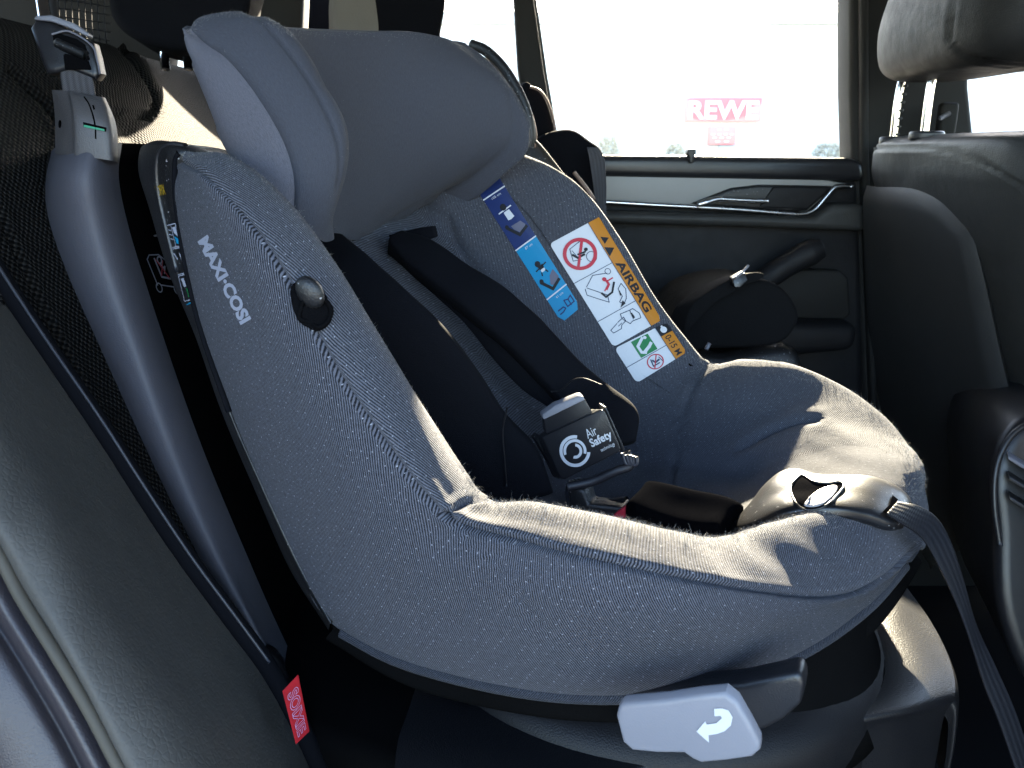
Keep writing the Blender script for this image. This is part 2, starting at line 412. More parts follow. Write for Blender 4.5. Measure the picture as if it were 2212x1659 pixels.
# --- flat marks laid on a surface -----------------------------------------------------------
class Decal:
    """maps (s,t) in the unit square to a quad lying on the given surfaces"""
    def __init__(s, quad, trees, lift=.0006):
        s.q = [np.array(p, float) for p in quad]; s.trees = trees; s.lift = lift   # TL, TR, BR, BL
    def pix(s, a, b): return (s.q[0] * (1 - a) + s.q[1] * a) * (1 - b) + (s.q[3] * (1 - a) + s.q[2] * a) * b
    def at(s, a, b, lift):
        u, v = s.pix(a, b); r = Vector(ray(u, v)); best = None
        for t in s.trees:
            h = t.ray_cast(Vector(CAM), r.normalized())
            if h[0] is not None and (best is None or h[3] < best[3]): best = h
        if best is None: return None
        n = best[1]; n = n if n.dot(r) < 0 else -n
        return np.array(best[0] + n * lift)
def put(name, dec, polys, mat, parent, layer=0, cell=.08, **tags):
    """polys: list of outlines in (s,t); each is filled, cut small, and laid on the surface"""
    bm = bmesh.new()
    for pl in polys:
        if isinstance(pl, tuple): vs, fs = pl; vv = [bm.verts.new((p[0], p[1], 0)) for p in vs]
        else: vv = [bm.verts.new((p[0], p[1], 0)) for p in pl]; fs = [tuple(range(len(pl)))]
        for f in fs:
            try: bm.faces.new([vv[i] for i in f])
            except ValueError: pass
    bmesh.ops.triangulate(bm, faces=bm.faces[:])
    for _ in range(6):
        E = [e for e in bm.edges if e.calc_length() > cell]
        if not E: break
        bmesh.ops.subdivide_edges(bm, edges=E, cuts=1); bmesh.ops.triangulate(bm, faces=[f for f in bm.faces if len(f.verts) > 3])
    V = []; ok = True; last = None
    for v in bm.verts:
        p = dec.at(v.co.x, v.co.y, dec.lift + layer * .00035)
        if p is None: p = last if last is not None else np.array(PD(*dec.pix(v.co.x, v.co.y), .7))
        last = p; V.append(p)
    bm.verts.index_update(); F = [tuple(v.index for v in f.verts) for f in bm.faces]; bm.free()
    return mk(name, V, F, mat, parent, False, **tags)
def text_polys(s, bold=0.0, spacing=1.0):
    cu = bpy.data.curves.new('lettering', 'FONT'); cu.body = s; cu.offset = bold; cu.space_character = spacing; cu.resolution_u = 3
    o = bpy.data.objects.new('lettering', cu); COL.objects.link(o); bpy.context.view_layer.update()
    me = o.to_mesh(); vs = np.array([v.co[:2] for v in me.vertices]); fs = [tuple(p.vertices) for p in me.polygons]
    o.to_mesh_clear(); bpy.data.objects.remove(o); bpy.data.curves.remove(cu)
    mn, mx = vs.min(0), vs.max(0); vs = (vs - mn) / (mx - mn); vs[:, 1] = 1 - vs[:, 1]
    return vs, fs
def sub(vs, x0, y0, x1, y1, rot=0):
    """place unit-square outlines into a rectangle; rot=1 turns reading direction down the label"""
    vs = np.array(vs, float)
    if rot == 1: vs = np.stack([1 - vs[:, 1], vs[:, 0]], -1)
    if rot == 3: vs = np.stack([vs[:, 1], 1 - vs[:, 0]], -1)
    return np.stack([x0 + vs[:, 0] * (x1 - x0), y0 + vs[:, 1] * (y1 - y0)], -1)
def txt(s, x0, y0, x1, y1, rot=0, bold=0.0):
    v, f = text_polys(s, bold); return (sub(v, x0, y0, x1, y1, rot), f)
def line(pts, wd, asp=1.0, closed=False):
    """stroke of width wd along pts; asp = (length of t unit)/(length of s unit)"""
    P = np.array(pts, float) * [1, asp]; n = len(P); out = []
    rng_ = range(n if closed else n - 1)
    for i in rng_:
        a, b = P[i], P[(i + 1) % n]; d = b - a; L = np.linalg.norm(d)
        if L < 1e-9: continue
        d /= L; nn = np.array([-d[1], d[0]]) * wd / 2; e = d * wd * .3
        out.append(np.array([a - e + nn, b + e + nn, b + e - nn, a - e - nn]) / [1, asp])
    return out
def ell(cx, cy, rx, ry, n=24, a0=0, a1=360):
    t = np.radians(np.linspace(a0, a1, n)); return np.stack([cx + rx * np.cos(t), cy + ry * np.sin(t)], -1)
def rrect(x0, y0, x1, y1, rx, ry, corners=(1, 1, 1, 1)):
    o = []
    for (cx, cy, a, c) in ((x0 + rx, y0 + ry, 180, corners[0]), (x1 - rx, y0 + ry, 270, corners[1]), (x1 - rx, y1 - ry, 0, corners[2]), (x0 + rx, y1 - ry, 90, corners[3])):
        if c: o += [tuple(p) for p in ell(cx, cy, rx, ry, 6, a, a + 90)]
        else: o.append((cx + (rx if a in (270, 0) else -rx), cy + (ry if a in (0, 90) else -ry)))
    return o

# ================================================================== OUTSIDE
def sheet(name, x0, x1, y0, y1, z, mat, **tags):
    return mk(name, [(x0, y0, z), (x1, y0, z), (x1, y1, z), (x0, y1, z)], [(0, 1, 2, 3)], mat, None, False, **tags)
def asphalt():
    m, t, b = nodes('asphalt'); N = NB(t); g = N.n('NewGeometry').outputs['Position']
    N.l(N.mix(N.noise(g, 30, 6, .7), (.22, .215, .21), (.32, .31, .30)), b.inputs['Base Color']); b.inputs['Roughness'].default_value = .9
    N.l(N.bump(N.noise(g, 120, 3), .01), b.inputs['Normal']); return m
M['asphalt'] = asphalt()
sheet('ground', -400, 400, -300, 600, 0, M['asphalt'], kind='structure')
bx = PY(1560, 237, 42.0)
shop = thing('shop_building', (bx[0], 42, 0), 'long pale supermarket front with a red sign, glaring beyond the far car window', 'building')
M['render'] = plastic('white_render', (.80, .77, .69), .8, grain=.0001, var=.1)
M['winglass'] = plastic('shop_window_glass', (.62, .63, .63), .5)
box('wall', (bx[0] + 4, 47, 3.6), (70, 9.6, 7.2), M['render'], shop, .05)
box('roof', (bx[0] + 4, 47, 7.45), (71, 10.4, .5), M['render'], shop, .05)
for i in range(6):
    box('window', (bx[0] - 24 + i * 9, 42.19, 1.5), (6, .12, 2.4), M['winglass'], shop, .02)
M['signred'] = flat('glare_washed_red', (.80, .24, .235), .5); M['signwhite'] = flat('sign_white', (.85, .82, .80), .5)  # red paled towards pink: glare on the sign mixed into its colour
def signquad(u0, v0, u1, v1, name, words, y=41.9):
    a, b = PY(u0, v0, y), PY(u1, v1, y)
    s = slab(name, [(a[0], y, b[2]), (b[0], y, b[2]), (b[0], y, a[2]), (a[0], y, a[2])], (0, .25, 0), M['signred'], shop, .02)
    V = []; F = []
    for (w_, x0, y0, x1, y1) in words:
        vs, fs = text_polys(w_, .03); vs = sub(vs, x0, y0, x1, y1); o = len(V)
        V += [(a[0] + p[0] * (b[0] - a[0]), y - .04, a[2] + p[1] * (b[2] - a[2])) for p in vs]; F += [tuple(i + o for i in f) for f in fs]
    mk('lettering', V, F, M['signwhite'], s, False)
    return s
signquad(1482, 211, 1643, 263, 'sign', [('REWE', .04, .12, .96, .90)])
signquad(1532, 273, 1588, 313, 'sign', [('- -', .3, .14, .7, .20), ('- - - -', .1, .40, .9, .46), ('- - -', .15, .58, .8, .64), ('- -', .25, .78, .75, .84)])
M['leaf'] = flat('pale_leaf', (.50, .46, .38), .9)  # foliage colour paled to a cream grey
for (u0, u1, v0) in ((1285, 1345, 296), (1432, 1490, 312), (1745, 1835, 312)):
    a = PY(u0, 322, 30); b = PY(u1, v0, 30); V = []; F = []
    cx, rx, h = (a[0] + b[0]) / 2, (b[0] - a[0]) / 2, b[2] + .0
    for k in range(1500):
        th, r_ = rng.uniform(0, 6.28), rng.uniform(.5, 1) ** .5; z = rng.uniform(0, 1)
        env = math.sqrt(max(0, 1 - (z * .92) ** 2)) * (1 + .25 * math.sin(3 * th + z * 5))
        c = np.array([cx + rx * env * r_ * math.cos(th), 30 + rx * env * r_ * math.sin(th), z * h]); s_ = .05 + .05 * rng.rand()
        d1, d2 = rng.normal(size=3), rng.normal(size=3); d1 /= np.linalg.norm(d1); d2 /= np.linalg.norm(d2); o = len(V)
        V += [c - d1 * s_, c + d2 * s_, c + d1 * s_]; F.append((o, o + 1, o + 2))
    kerb = {1285: 'grey green bush at the left end of the car park, behind the far car window', 1432: 'low small bush just under the red notice of the shop', 1745: 'low wide bush at the right edge of the far car window'}[u0]
    bt = thing('bush', (cx, 30, 0), kerb, 'bush', 'bushes beyond the car park')
    mk('foliage', V, F, M['leaf'], bt, False)
    tube('stem', [(cx, 30, 0), (cx + .05, 30, h * .5), (cx, 30, h * .8)], .06, M['leaf'], bt, seg=6, k=3)

# ================================================================== CAR SHELL
Z = CAMZ
ROOFZ = Z + .46
def st(name, mat, pts, ext, bev=.01, **k): return slab(name, pts, ext, mat, None, bev, kind='structure', **k)
box('car_roof', (.15, .80, ROOFZ + .03), (3.1, 1.66, .06), M['roof'], None, .02, kind='structure')
box('car_floor', (.35, .88, .30), (3.0, 1.50, .05), M['carpet'], None, .01, kind='structure')
box('rear_bulkhead', (-1.25, .88, .72), (.10, 1.46, .90), M['carpet'], None, .01, kind='structure')
box('dashboard', (1.75, .88, .72), (.35, 1.46, .88), M['door'], None, .05, kind='structure')
box('windscreen_header', (1.55, .88, ROOFZ - .04), (.12, 1.48, .10), M['roof'], None, .02, kind='structure')
box('near_front_door', (1.15, .07, .75), (1.0, .08, .95), M['door'], None, .03, kind='structure')
box('near_sill', (-.1, .13, .36), (1.3, .09, .18), M['paint'], None, .03, kind='structure')
st('near_rear_wing', M['paint'], [(-1.3, .12, .3), (-.55, .12, .3), (-.50, .12, 1.15), (-.62, .12, ROOFZ), (-1.3, .12, ROOFZ)], (0, .06, 0))
# far side frame
YW = 1.56
def wy(u, v): p = PY(u, v, YW); return p
def strip(name, uv, mat, y, t, parent=None, bev=.006, **k):
    return slab(name, [PY(u, v, y) for u, v in uv], (0, t, 0), mat, parent, bev, **k)
strip('c_pillar', [(1098, -160), (1150, -160), (1153, 0), (1176, 160), (1200, 292), (1140, 292), (1118, 150), (1109, 0)], M['pillar'], YW - .03, .06, kind='structure')
strip('pillar_seal', [(1150, -160), (1156, -160), (1159, 0), (1182, 160), (1206, 300), (1199, 300), (1175, 160), (1152, 0)], M['black'], YW + .0, .05, kind='structure', bev=.002)
strip('d_pillar', [(480, -160), (655, -160), (655, 0), (650, 110), (640, 340), (480, 340)], M['pillar'], YW - .04, .05, kind='structure')
strip('b_pillar', [(1838, -200), (2104, -200), (2096, 60), (2096, 190), (2112, 350), (2125, 1400), (1880, 1400), (1862, 700), (1842, 345), (1838, 200)], M['pillar'], YW - .05, .07, kind='structure', bev=.012)
strip('pillar_rib', [(1860, -200), (1878, -200), (1880, 345), (1900, 900), (1884, 900), (1862, 345)], M['pillar'], YW - .065, .03, kind='structure', bev=.008)
st('roof_rail', M['roof'], [(-1.4, 1.50, Z + .35), (1.7, 1.50, Z + .35), (1.7, 1.50, ROOFZ + .03), (-1.4, 1.50, ROOFZ + .03)], (0, .05, 0))
st('far_front_door', M['door'], [(.86, 1.52, .35), (1.7, 1.52, .35), (1.7, 1.52, 1.19), (.86, 1.52, 1.19)], (0, .09, 0), .02)
st('far_rear_quarter', M['door'], [(-1.35, 1.53, .35), (-.05, 1.53, .35), (-.05, 1.53, 1.20), (-1.35, 1.53, 1.22)], (0, .09, 0), .02)
st('rear_window_frame', M['pillar'], [(-1.3, 1.53, 1.2), (-.65, 1.53, 1.2), (-.55, 1.53, 1.6), (-1.3, 1.53, 1.62)], (0, .06, 0), .02)
# far rear door -------------------------------------------------------------------------------
door = thing('car_door', (.35, 1.56, .4), 'closed far rear car door with silver grey trim and chrome handle', 'car door')
YD = 1.50
def dstrip(name, uv, mat, y=YD, t=.05, parent=door, bev=.006, **k): return strip(name, uv, mat, y, t, parent, bev, **k)
dstrip('window_pane', [(1160, -190), (1852, -190), (1852, 352), (1180, 352)], M['glass'], YW + .012, .004, bev=0)
dstrip('window_sill', [(1180, 334), (1500, 336), (1842, 341), (1868, 352), (1868, 392), (1180, 380)], M['satin'], YD - .01, .09, bev=.012)
dstrip('door_lining', [(1150, 372), (1868, 380), (1874, 1350), (1150, 1350)], M['door'], YD + .012, .06, bev=.02)
dstrip('upper_trim', [(1200, 384), (1320, 376), (1430, 370), (1520, 368), (1620, 371), (1730, 380), (1846, 400), (1842, 404), (1800, 402), (1772, 432), (1742, 458), (1500, 445), (1320, 436), (1200, 430)], M['trim'], YD, .05, bev=.008)
dstrip('handle_recess', [(1492, 440), (1530, 425), (1580, 406), (1640, 399), (1730, 400), (1806, 402), (1744, 456), (1700, 458), (1560, 447)], M['black'], YD - .006, .03, bev=.006)
dstrip('grille', [(1672, 403), (1796, 405), (1744, 452), (1640, 448)], M['door'], YD - .010, .02, bev=.003)
tube('chrome_strip', [PY(u, v, YD - .010) for u, v in ((1180, 429), (1320, 437), (1420, 443), (1500, 447), (1600, 453), (1700, 461), (1735, 462), (1760, 452), (1782, 428), (1802, 406), (1815, 402), (1838, 403))], .0042, M['satinmetal'], door, seg=8)
hd = tube('door_handle', [PY(u, v, YD - .022) for u, v in ((1507, 442), (1525, 437), (1550, 430), (1580, 431), (1620, 433), (1660, 434))], [.005, .0065, .005, .0042, .0042, .004], M['satinmetal'], door, seg=8)
dstrip('armrest', [(1180, 455), (1400, 458), (1760, 470), (1800, 440), (1870, 440), (1872, 500), (1600, 490), (1180, 480)], M['leather_in'], YD - .035, .06, bev=.015)
dstrip('speaker_panel', [(1700, 582), (1815, 584), (1834, 600), (1838, 680), (1822, 692), (1690, 690), (1560, 690), (1560, 600)], M['pillar'], YD - .012, .04, bev=.006)
dstrip('door_pocket', [(1400, 690), (1860, 700), (1850, 760), (1620, 780), (1400, 775)], M['door'], YD - .06, .08, bev=.02)
tube('pull_grip', [PY(u, v, YD - .06) for u, v in ((1600, 640), (1640, 612), (1700, 572), (1750, 545), (1775, 535))], [.018, .022, .022, .024, .018], M['door'], door, seg=14)
strip('blind_hook', [(1486, 322), (1504, 322), (1504, 331), (1499, 340), (1499, 352), (1489, 352), (1489, 340), (1484, 331)], M['black'], YD - .02, .02, None, .002, label='small black blind hook standing on the far door window sill', cat='hook')

# ================================================================== FRONT SEAT (far side)
fs = thing('front_seat', (.75, 1.2, .5), 'black leather front car seat seen from behind with raised head restraint', 'car seat')
def frontseat():
    rows = []
    #   z, x of rear face, half depth, near y, far y
    for z, xr, th, y0, y1 in ((-.62, .83, .09, .99, 1.46), (-.50, .79, .09, .99, 1.47), (-.35, .735, .09, .98, 1.475), (-.20, .68, .10, .98, 1.475), (-.105, .640, .10, .985, 1.475), (-.05, .620, .078, .99, 1.475), (-.02, .612, .072, .995, 1.47), (.016, .612, .07, 1.02, 1.45), (.028, .64, .045, 1.06, 1.40)):
        r = []
        for k in range(28):
            a = 2 * math.pi * k / 28; c, s_ = math.cos(a), math.sin(a)
            c = math.copysign(abs(c) ** .42, c); s_ = math.copysign(abs(s_) ** .42, s_)
            r.append((xr + th + c * th, (y0 + y1) / 2 + s_ * (y1 - y0) / 2, Z + z))
        rows.append(r)
    P = dense(np.array(rows), 8, 4, False, True)
    P = grooves(P, [([(1950, 300), (1945, 318), (1950, 345), (1953, 400)], 3.0, .004), ([(1885, 322), (1940, 318), (2030, 322), (2110, 345), (2240, 420)], 3.0, .004), ([(2090, 555), (2150, 575), (2240, 600)], 4, .004)], False, True)
    m, n = P.shape[:2]; F = gfaces(m, n, False, True) + [tuple(range(n)), tuple((m - 1) * n + j for j in range(n))[::-1]]
    return mk('backrest', P.reshape(-1, 3), F, M['leather_in'], fs)
fb = frontseat()
def rearpt(u, v, off=0): return HP(u, v, (1, .04, .30), .62 + .04 * 1.2 + .30 * Z - off)
g = []
for row in ([(1872, 400), (1876, 520), (1884, 700), (1905, 860), (1960, 1080), (2010, 1230)],
            [(1895, 404), (1900, 530), (1910, 700), (1935, 850), (1990, 1060), (2040, 1200)],
            [(1960, 406), (1965, 540), (1980, 700), (2010, 850), (2060, 1040), (2110, 1180)],
            [(2030, 428), (2050, 560), (2075, 720), (2110, 860), (2150, 1020), (2190, 1150)],
            [(2100, 500), (2130, 620), (2160, 760), (2190, 880), (2225, 1000), (2260, 1100)]):
    g.append([rearpt(u, v, .012) for u, v in row])
lens('back_shell', g, .03, M['seatshell'], fs, 6, 6, edge=.25)
def headbox():
    rows = []
    for z, x0, x1, y0, y1 in ((.108, .620, .690, 1.13, 1.33), (.112, .590, .715, 1.08, 1.38), (.135, .572, .730, 1.05, 1.41), (.19, .568, .74, 1.04, 1.42), (.26, .584, .745, 1.05, 1.41), (.32, .61, .745, 1.06, 1.40), (.35, .65, .73, 1.10, 1.36)):
        r = []
        for k in range(28):
            a = 2 * math.pi * k / 28; c, s_ = math.cos(a), math.sin(a); c = math.copysign(abs(c) ** .6, c); s_ = math.copysign(abs(s_) ** .6, s_)
            r.append(((x0 + x1) / 2 + c * (x1 - x0) / 2, (y0 + y1) / 2 + s_ * (y1 - y0) / 2, Z + z))
        rows.append(r)
    P = dense(np.array(rows), 8, 4, False, True)
    P = grooves(P, [([(2080, -60), (2062, 20), (2052, 70), (2060, 100), (2090, 120), (2140, 132), (2212, 140), (2300, 140)], 3.0, .004), ([(2066, 100), (2090, 128), (2140, 140), (2212, 148)], 2.0, .002)], False, True)
    m, n = P.shape[:2]; F = gfaces(m, n, False, True) + [tuple(range(n)), tuple((m - 1) * n + j for j in range(n))[::-1]]
    return mk('head_restraint', P.reshape(-1, 3), F, M['headleather'], fs)
hb = headbox()
for (u, v, d, nm) in ((1996, 292, 1.235, 'near'), (1929, 303, 1.345, 'far')):
    b0 = PD(u, v, d); top = b0 + np.array([.006, 0, .115]); mid = b0 + np.array([.0, 0, .07])
    p = tube('post', [b0 - (0, 0, .03), b0, mid, top, top + (.01, 0, .05)], .0062, M['chrome'], fs, seg=12)
    if nm == 'far':
        V = []
        for k in range(7):
            q = b0 * (1 - k / 8) + mid * (k / 8) * 1.0; zz = b0 + (top - b0) * (.08 + k * .11)
            box('notch', (zz[0] + .003, zz[1] - .005, zz[2]), (.006, .006, .004), M['black'], p, .001)
    base = b0 + np.array([0.004, 0, -.004]); C = [(base[0] + .026 * math.cos(t), base[1] + .022 * math.sin(t), base[2] - .004) for t in np.linspace(0, 2 * math.pi, 24, endpoint=False)]
    slab('post_guide', C, (0, 0, .014), M['satin'], fs, .004)
ns = thing('front_seat', (.75, .35, .5), 'near front car seat with black leather, beside the open door at the right', 'car seat')
for src, nm in ((fb, 'backrest'), (hb, 'head_restraint')):
    o = src.copy(); COL.objects.link(o); o.name = nm; o.parent = ns; o.location = (.02, -.82, 0); o.matrix_parent_inverse = Matrix.Translation(-ns.location)
# lumbar belt upper anchor behind the seat
ba = thing('belt_anchor', tuple(PY(2045, 255, 1.47)), 'small dark belt height adjuster on the pillar behind the head restraint posts', 'belt anchor')
dz = PY(2045, 258, 1.46)
box('housing', dz, (.03, .02, .055), M['pillar'], ba, .006); tube('knob', [PY(2030, 256, 1.44), PY(2052, 244, 1.44)], .004, M['grey'], ba, seg=8, k=2)

# ================================================================== CENTRE CONSOLE
cc = thing('centre_console', tuple(PD(2230, 1200, 1.0)), 'black console end with air vents at the right edge, low behind the belt strap', 'console')
C = [PD(u, v, 1.0) for u, v in ((2150, 1150), (2142, 1060), (2150, 990), (2175, 940), (2215, 905), (2300, 880), (2420, 900), (2420, 1500), (2240, 1500), (2160, 1330))]
slab('body', C, (.10, .30, -.02), M['satin'], cc, .02, curve=4)
tube('rim', [PD(u, v, .985) for u, v in ((2160, 1180), (2148, 1090), (2152, 1010), (2178, 950), (2216, 918), (2290, 890))], .0035, M['satin'], cc)
for k in range(3):
    o = 34 * k
    slab('vent_slat', [PD(2178 + 2 * k, 985 + o * 1.3, .975), PD(2300, 1060 + o * 1.3, .975), PD(2300, 1068 + o * 1.3, .975), PD(2178 + 2 * k, 993 + o * 1.3, .975)], (.01, .02, 0), M['grey' if k == 0 else 'satin'], cc, .001)

# ================================================================== REAR BENCH
bench = thing('rear_bench', (-.35, .9, .6), 'rear car bench with black mesh backrest and grey leather side bolster', 'car bench')
def benchback():
    ys = np.linspace(.50, 1.50, 13); prof = []
    for z, dx in ((-.52, .0), (-.40, .0), (-.30, 0), (-.20, 0), (-.10, 0), (-.03, 0), (.04, 0), (.09, -.002), (.118, -.014), (.130, -.04), (.118, -.075), (.05, -.10), (-.3, -.12)):
        prof.append((-.415 - .47 * z + dx, z))
    P = np.array([[(x + .012 * math.cos((y - .95) * 9) * (z > -.6) * (dxk), y, Z + z) for y in ys] for (x, z), dxk in zip(prof, [1] * 8 + [.6, .3, 0, 0, 0])])
    P = dense(P, 9, 16)
    P = grooves(P, [([(205, 70), (250, 95), (300, 150), (332, 205), (330, 240), (300, 256), (245, 252)], 5, .010), ([(20, 150), (60, 190), (110, 240), (140, 300)], 6, .007), ([(250, 262), (290, 300), (300, 330)], 14, .004), ([(-20, 420), (60, 600), (160, 800), (280, 1030)], 5, .004)])
    m, n = P.shape[:2]; uv = arcuv(P)
    return mk('backrest', P.reshape(-1, 3), gfaces(m, n), M['mesh'], bench, True, uv.reshape(-1, 2))
benchback()
E1 = [(-60, 520, .61), (30, 660, .61), (100, 765, .61), (200, 910, .61), (300, 1065, .615), (400, 1215, .62), (500, 1350, .625), (570, 1445, .63), (635, 1560, .63), (700, 1700, .63)]
E2 = [(-90, 640, .54), (10, 800, .535), (70, 900, .53), (160, 1045, .53), (255, 1195, .53), (345, 1340, .53), (435, 1470, .53), (500, 1570, .53), (560, 1690, .53), (600, 1800, .53)]
E3 = [(-120, 760, .49), (-30, 900, .485), (40, 1020, .48), (115, 1150, .475), (200, 1290, .475), (285, 1430, .475), (365, 1555, .475), (420, 1650, .475), (470, 1750, .475), (500, 1850, .475)]
E4 = [(-160, 900, .465), (-80, 1020, .46), (0, 1125, .455), (70, 1250, .455), (150, 1385, .45), (220, 1510, .45), (285, 1630, .45), (330, 1710, .45), (370, 1800, .45), (400, 1900, .45)]
E5 = [(-190, 960, .465), (-110, 1070, .46), (-20, 1170, .46), (45, 1290, .46), (125, 1420, .455), (195, 1540, .455), (255, 1655, .455), (300, 1730, .455), (340, 1820, .455), (370, 1920, .455)]
P = dense(np.array([[PD(*p) for p in E] for E in (E1, E2, E3, E4, E5)]), 12, 6)
P = P + (normals(P) * camsign(P, normals(P))) * (vnoise(P, 34, 9) * .0016)[..., None]
mk('side_bolster', P.reshape(-1, 3), gfaces(*P.shape[:2]), M['leather'], bench, True, arcuv(P).reshape(-1, 2))
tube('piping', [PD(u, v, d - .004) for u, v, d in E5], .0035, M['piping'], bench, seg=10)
tube('edge_roll', [PD(u + 6, v - 6, d - .006) for u, v, d in E1], .0075, M['pad'], bench, seg=12)
tube('edge_seam', [PD(u + 12, v - 14, d - .012) for u, v, d in E1[:-2]], .0014, M['webgrey'], bench, seg=6)
T1 = [(u - 8, v + 8, d + .004) for u, v, d in E5]
T2 = [(u - 40, v + 26, d - .004) for u, v, d in E5]
T3 = [(u - 62, v + 40, d + .006) for u, v, d in E5]
T4 = [(u - 95, v + 60, d - .006) for u, v, d in E5]
T5 = [(u - 200, v + 130, d - .008) for u, v, d in E5]
T6 = [(u - 330, v + 220, d + .02) for u, v, d in E5]
P = dense(np.array([[PD(*p) for p in E] for E in (T1, T2, T3, T4, T5, T6)]), 8, 6)
M['sidetrim'] = plastic('seat_side_trim', (.030, .026, .031), .48, spec=.6)
mk('side_trim', P.reshape(-1, 3), gfaces(*P.shape[:2]), M['sidetrim'], bench)
lens('seat_cushion', [[(x, y, Z - .53 + .03 * (x > .2) * -1) for y in (.30, .55, .8, 1.1, 1.48)] for x in (-.30, -.15, .0, .18, .28)], .12, M['mesh'], bench, 6, 6, edge=.3)
# the two black head restraints behind, the cargo cover and the net
def blob(name, uvd, t, mat, parent=None, bev=.03, **k):
    pts = [PD(u, v, d) for u, v, d in uvd]; return slab(name, pts, (-.02, t, -.005), mat, parent, bev, seg=5, curve=5, **k)
h1 = thing('head_restraint', tuple(PD(330, 60, 1.05)), 'large black rear head restraint above the mesh backrest, left of the grey headrest', 'head restraint')
blob('cushion', [(u, v, 1.0) for u, v in ((225, -120), (228, 0), (246, 50), (290, 84), (350, 104), (400, 108), (470, 100), (520, 60), (540, -20), (540, -120))], .12, M['pad'], h1, .03)
for u in (352, 402): tube('post', [PD(u, 100, 1.05), PD(u + 6, 150, 1.05)], .006, M['chrome'], h1, seg=8, k=2)
h2 = thing('head_restraint', tuple(PD(680, 40, 1.3)), 'narrow black head restraint behind the top edge of the grey child headrest', 'head restraint')
blob('cushion', [(u, v, 1.62) for u, v in ((608, 120), (612, 45), (628, -10), (650, -80), (730, -80), (738, 0), (744, 60), (748, 130))], .1, M['pad'], h2, .02)
h3 = thing('head_restraint', tuple(PD(880, 40, 1.25)), 'wide black head restraint beside the small rear side window', 'head restraint')
blob('cushion', [(u, v, 1.22) for u, v in ((812, 130), (808, 60), (797, -5), (780, -90), (960, -90), (966, 0), (955, 70), (950, 130))], .06, M['pad'], h3, .02)
cv_ = thing('cargo_cover', tuple(PD(545, 20, 1.15)), 'brown grey fabric cargo cover showing behind the child headrest at the top edge', 'cover')
M['covergrey'] = leather('cargo_cover_cloth', (.11, .10, .085), .7)
blob('sheet', [(u, v, 1.60) for u, v in ((440, -30), (500, -20), (560, 20), (600, 42), (628, 62), (640, 110), (560, 110), (450, 60))], .05, M['covergrey'], cv_, .01)
blob('trim_panel', [(u, v, 1.22) for u, v in ((730, -60), (805, -60), (820, 120), (735, 120))], .04, M['covergrey'], cv_, .01)
net = thing('cargo_net', tuple(PD(165, 30, 1.1)), 'black cargo net stretched behind the mesh backrest at the top left', 'net')
for k in range(9):
    tube('cord', [PD(115 + 14 * k, -40, 1.1), PD(113 + 14 * k, 30, 1.1), PD(118 + 14 * k, 95, 1.1)], .0009, M['strapblack'], net, seg=5, k=3)
for k in range(6):
    tube('cord', [PD(100, -20 + 18 * k, 1.102), PD(170, -14 + 18 * k, 1.102), PD(240, -2 + 18 * k, 1.102)], .0009, M['strapblack'], net, seg=5, k=3)
rp = thing('chrome_post', tuple(PD(95, 20, .8)), 'bright chrome head restraint post rising behind the belt buckle', 'post')
tube('rod', [PD(84, -60, .80), PD(90, -10, .80), PD(98, 45, .80)], .0060, M['chrome'], rp, seg=12); tube('sleeve', [PD(108, -60, .82), PD(116, 20, .82), PD(120, 50, .82)], .0045, M['satin'], rp, seg=8)

# ================================================================== SECOND CHILD SEAT (far side) AND ITS BELT
cs2 = thing('booster_seat', tuple(PD(1240, 500, 1.3)), 'black child booster seat on the far rear place, edged with thin tan piping', 'child seat')
blob('headrest', [(u, v, 1.12) for u, v in ((980, 110), (1030, 112), (1072, 135), (1112, 188), (1142, 240), (1156, 285), (1150, 320), (1120, 345), (1040, 340), (980, 200))], .05, M['pad'], cs2, .012)
tube('piping', [PD(u, v, 1.115) for u, v in ((1020, 96), (1075, 128), (1118, 182), (1146, 240), (1158, 290), (1154, 318))], .0016, M['pipe_pink'], cs2, seg=8)
blob('side_wing', [(u, v, 1.30) for u, v in ((1130, 185), (1158, 190), (1180, 215), (1196, 265), (1200, 300), (1170, 340), (1110, 320))], .05, M['pad'], cs2, .012)
tube('piping', [PD(u, v, 1.29) for u, v in ((1145, 188), (1166, 196), (1184, 222), (1196, 262), (1199, 290))], .0022, M['pipe_pink'], cs2, seg=8)
blob('shoulder_pad', [(u, v, 1.25) for u, v in ((1148, 318), (1162, 298), (1200, 282), (1240, 280), (1275, 302), (1305, 330), (1308, 400), (1290, 520), (1200, 480), (1150, 380))], .12, M['pad'], cs2, .02)
blob('side_shell', [(u, v, 1.12) for u, v in ((1145, 300), (1160, 310), (1200, 352), (1260, 430), (1300, 500), (1345, 575), (1400, 660), (1380, 700), (1300, 600), (1200, 450), (1140, 360))], .03, M['black'], cs2, .008)
tube('piping', [PD(u, v, 1.11) for u, v in ((1152, 300), (1176, 326), (1212, 372), (1262, 436), (1302, 508), (1332, 565))], .0020, M['piping'], cs2, seg=8)
tube('piping', [PD(u, v, 1.2) for u, v in ((1240, 372), (1262, 400), (1284, 432))], .0030, M['pipe_pink'], cs2, seg=8)
bp = blob('front_pad', [(u, v, 1.18) for u, v in ((1430, 745), (1470, 700), (1500, 650), (1545, 622), (1600, 608), (1660, 606), (1700, 630), (1726, 672), (1722, 705), (1690, 740), (1620, 752), (1530, 755), (1470, 770))], .16, M['padleather'], cs2, .035)
blob('seat_base', [(u, v, 1.24) for u, v in ((1440, 740), (1560, 762), (1700, 745), (1740, 800), (1700, 900), (1500, 900), (1400, 820))], .2, M['black'], cs2, .02)
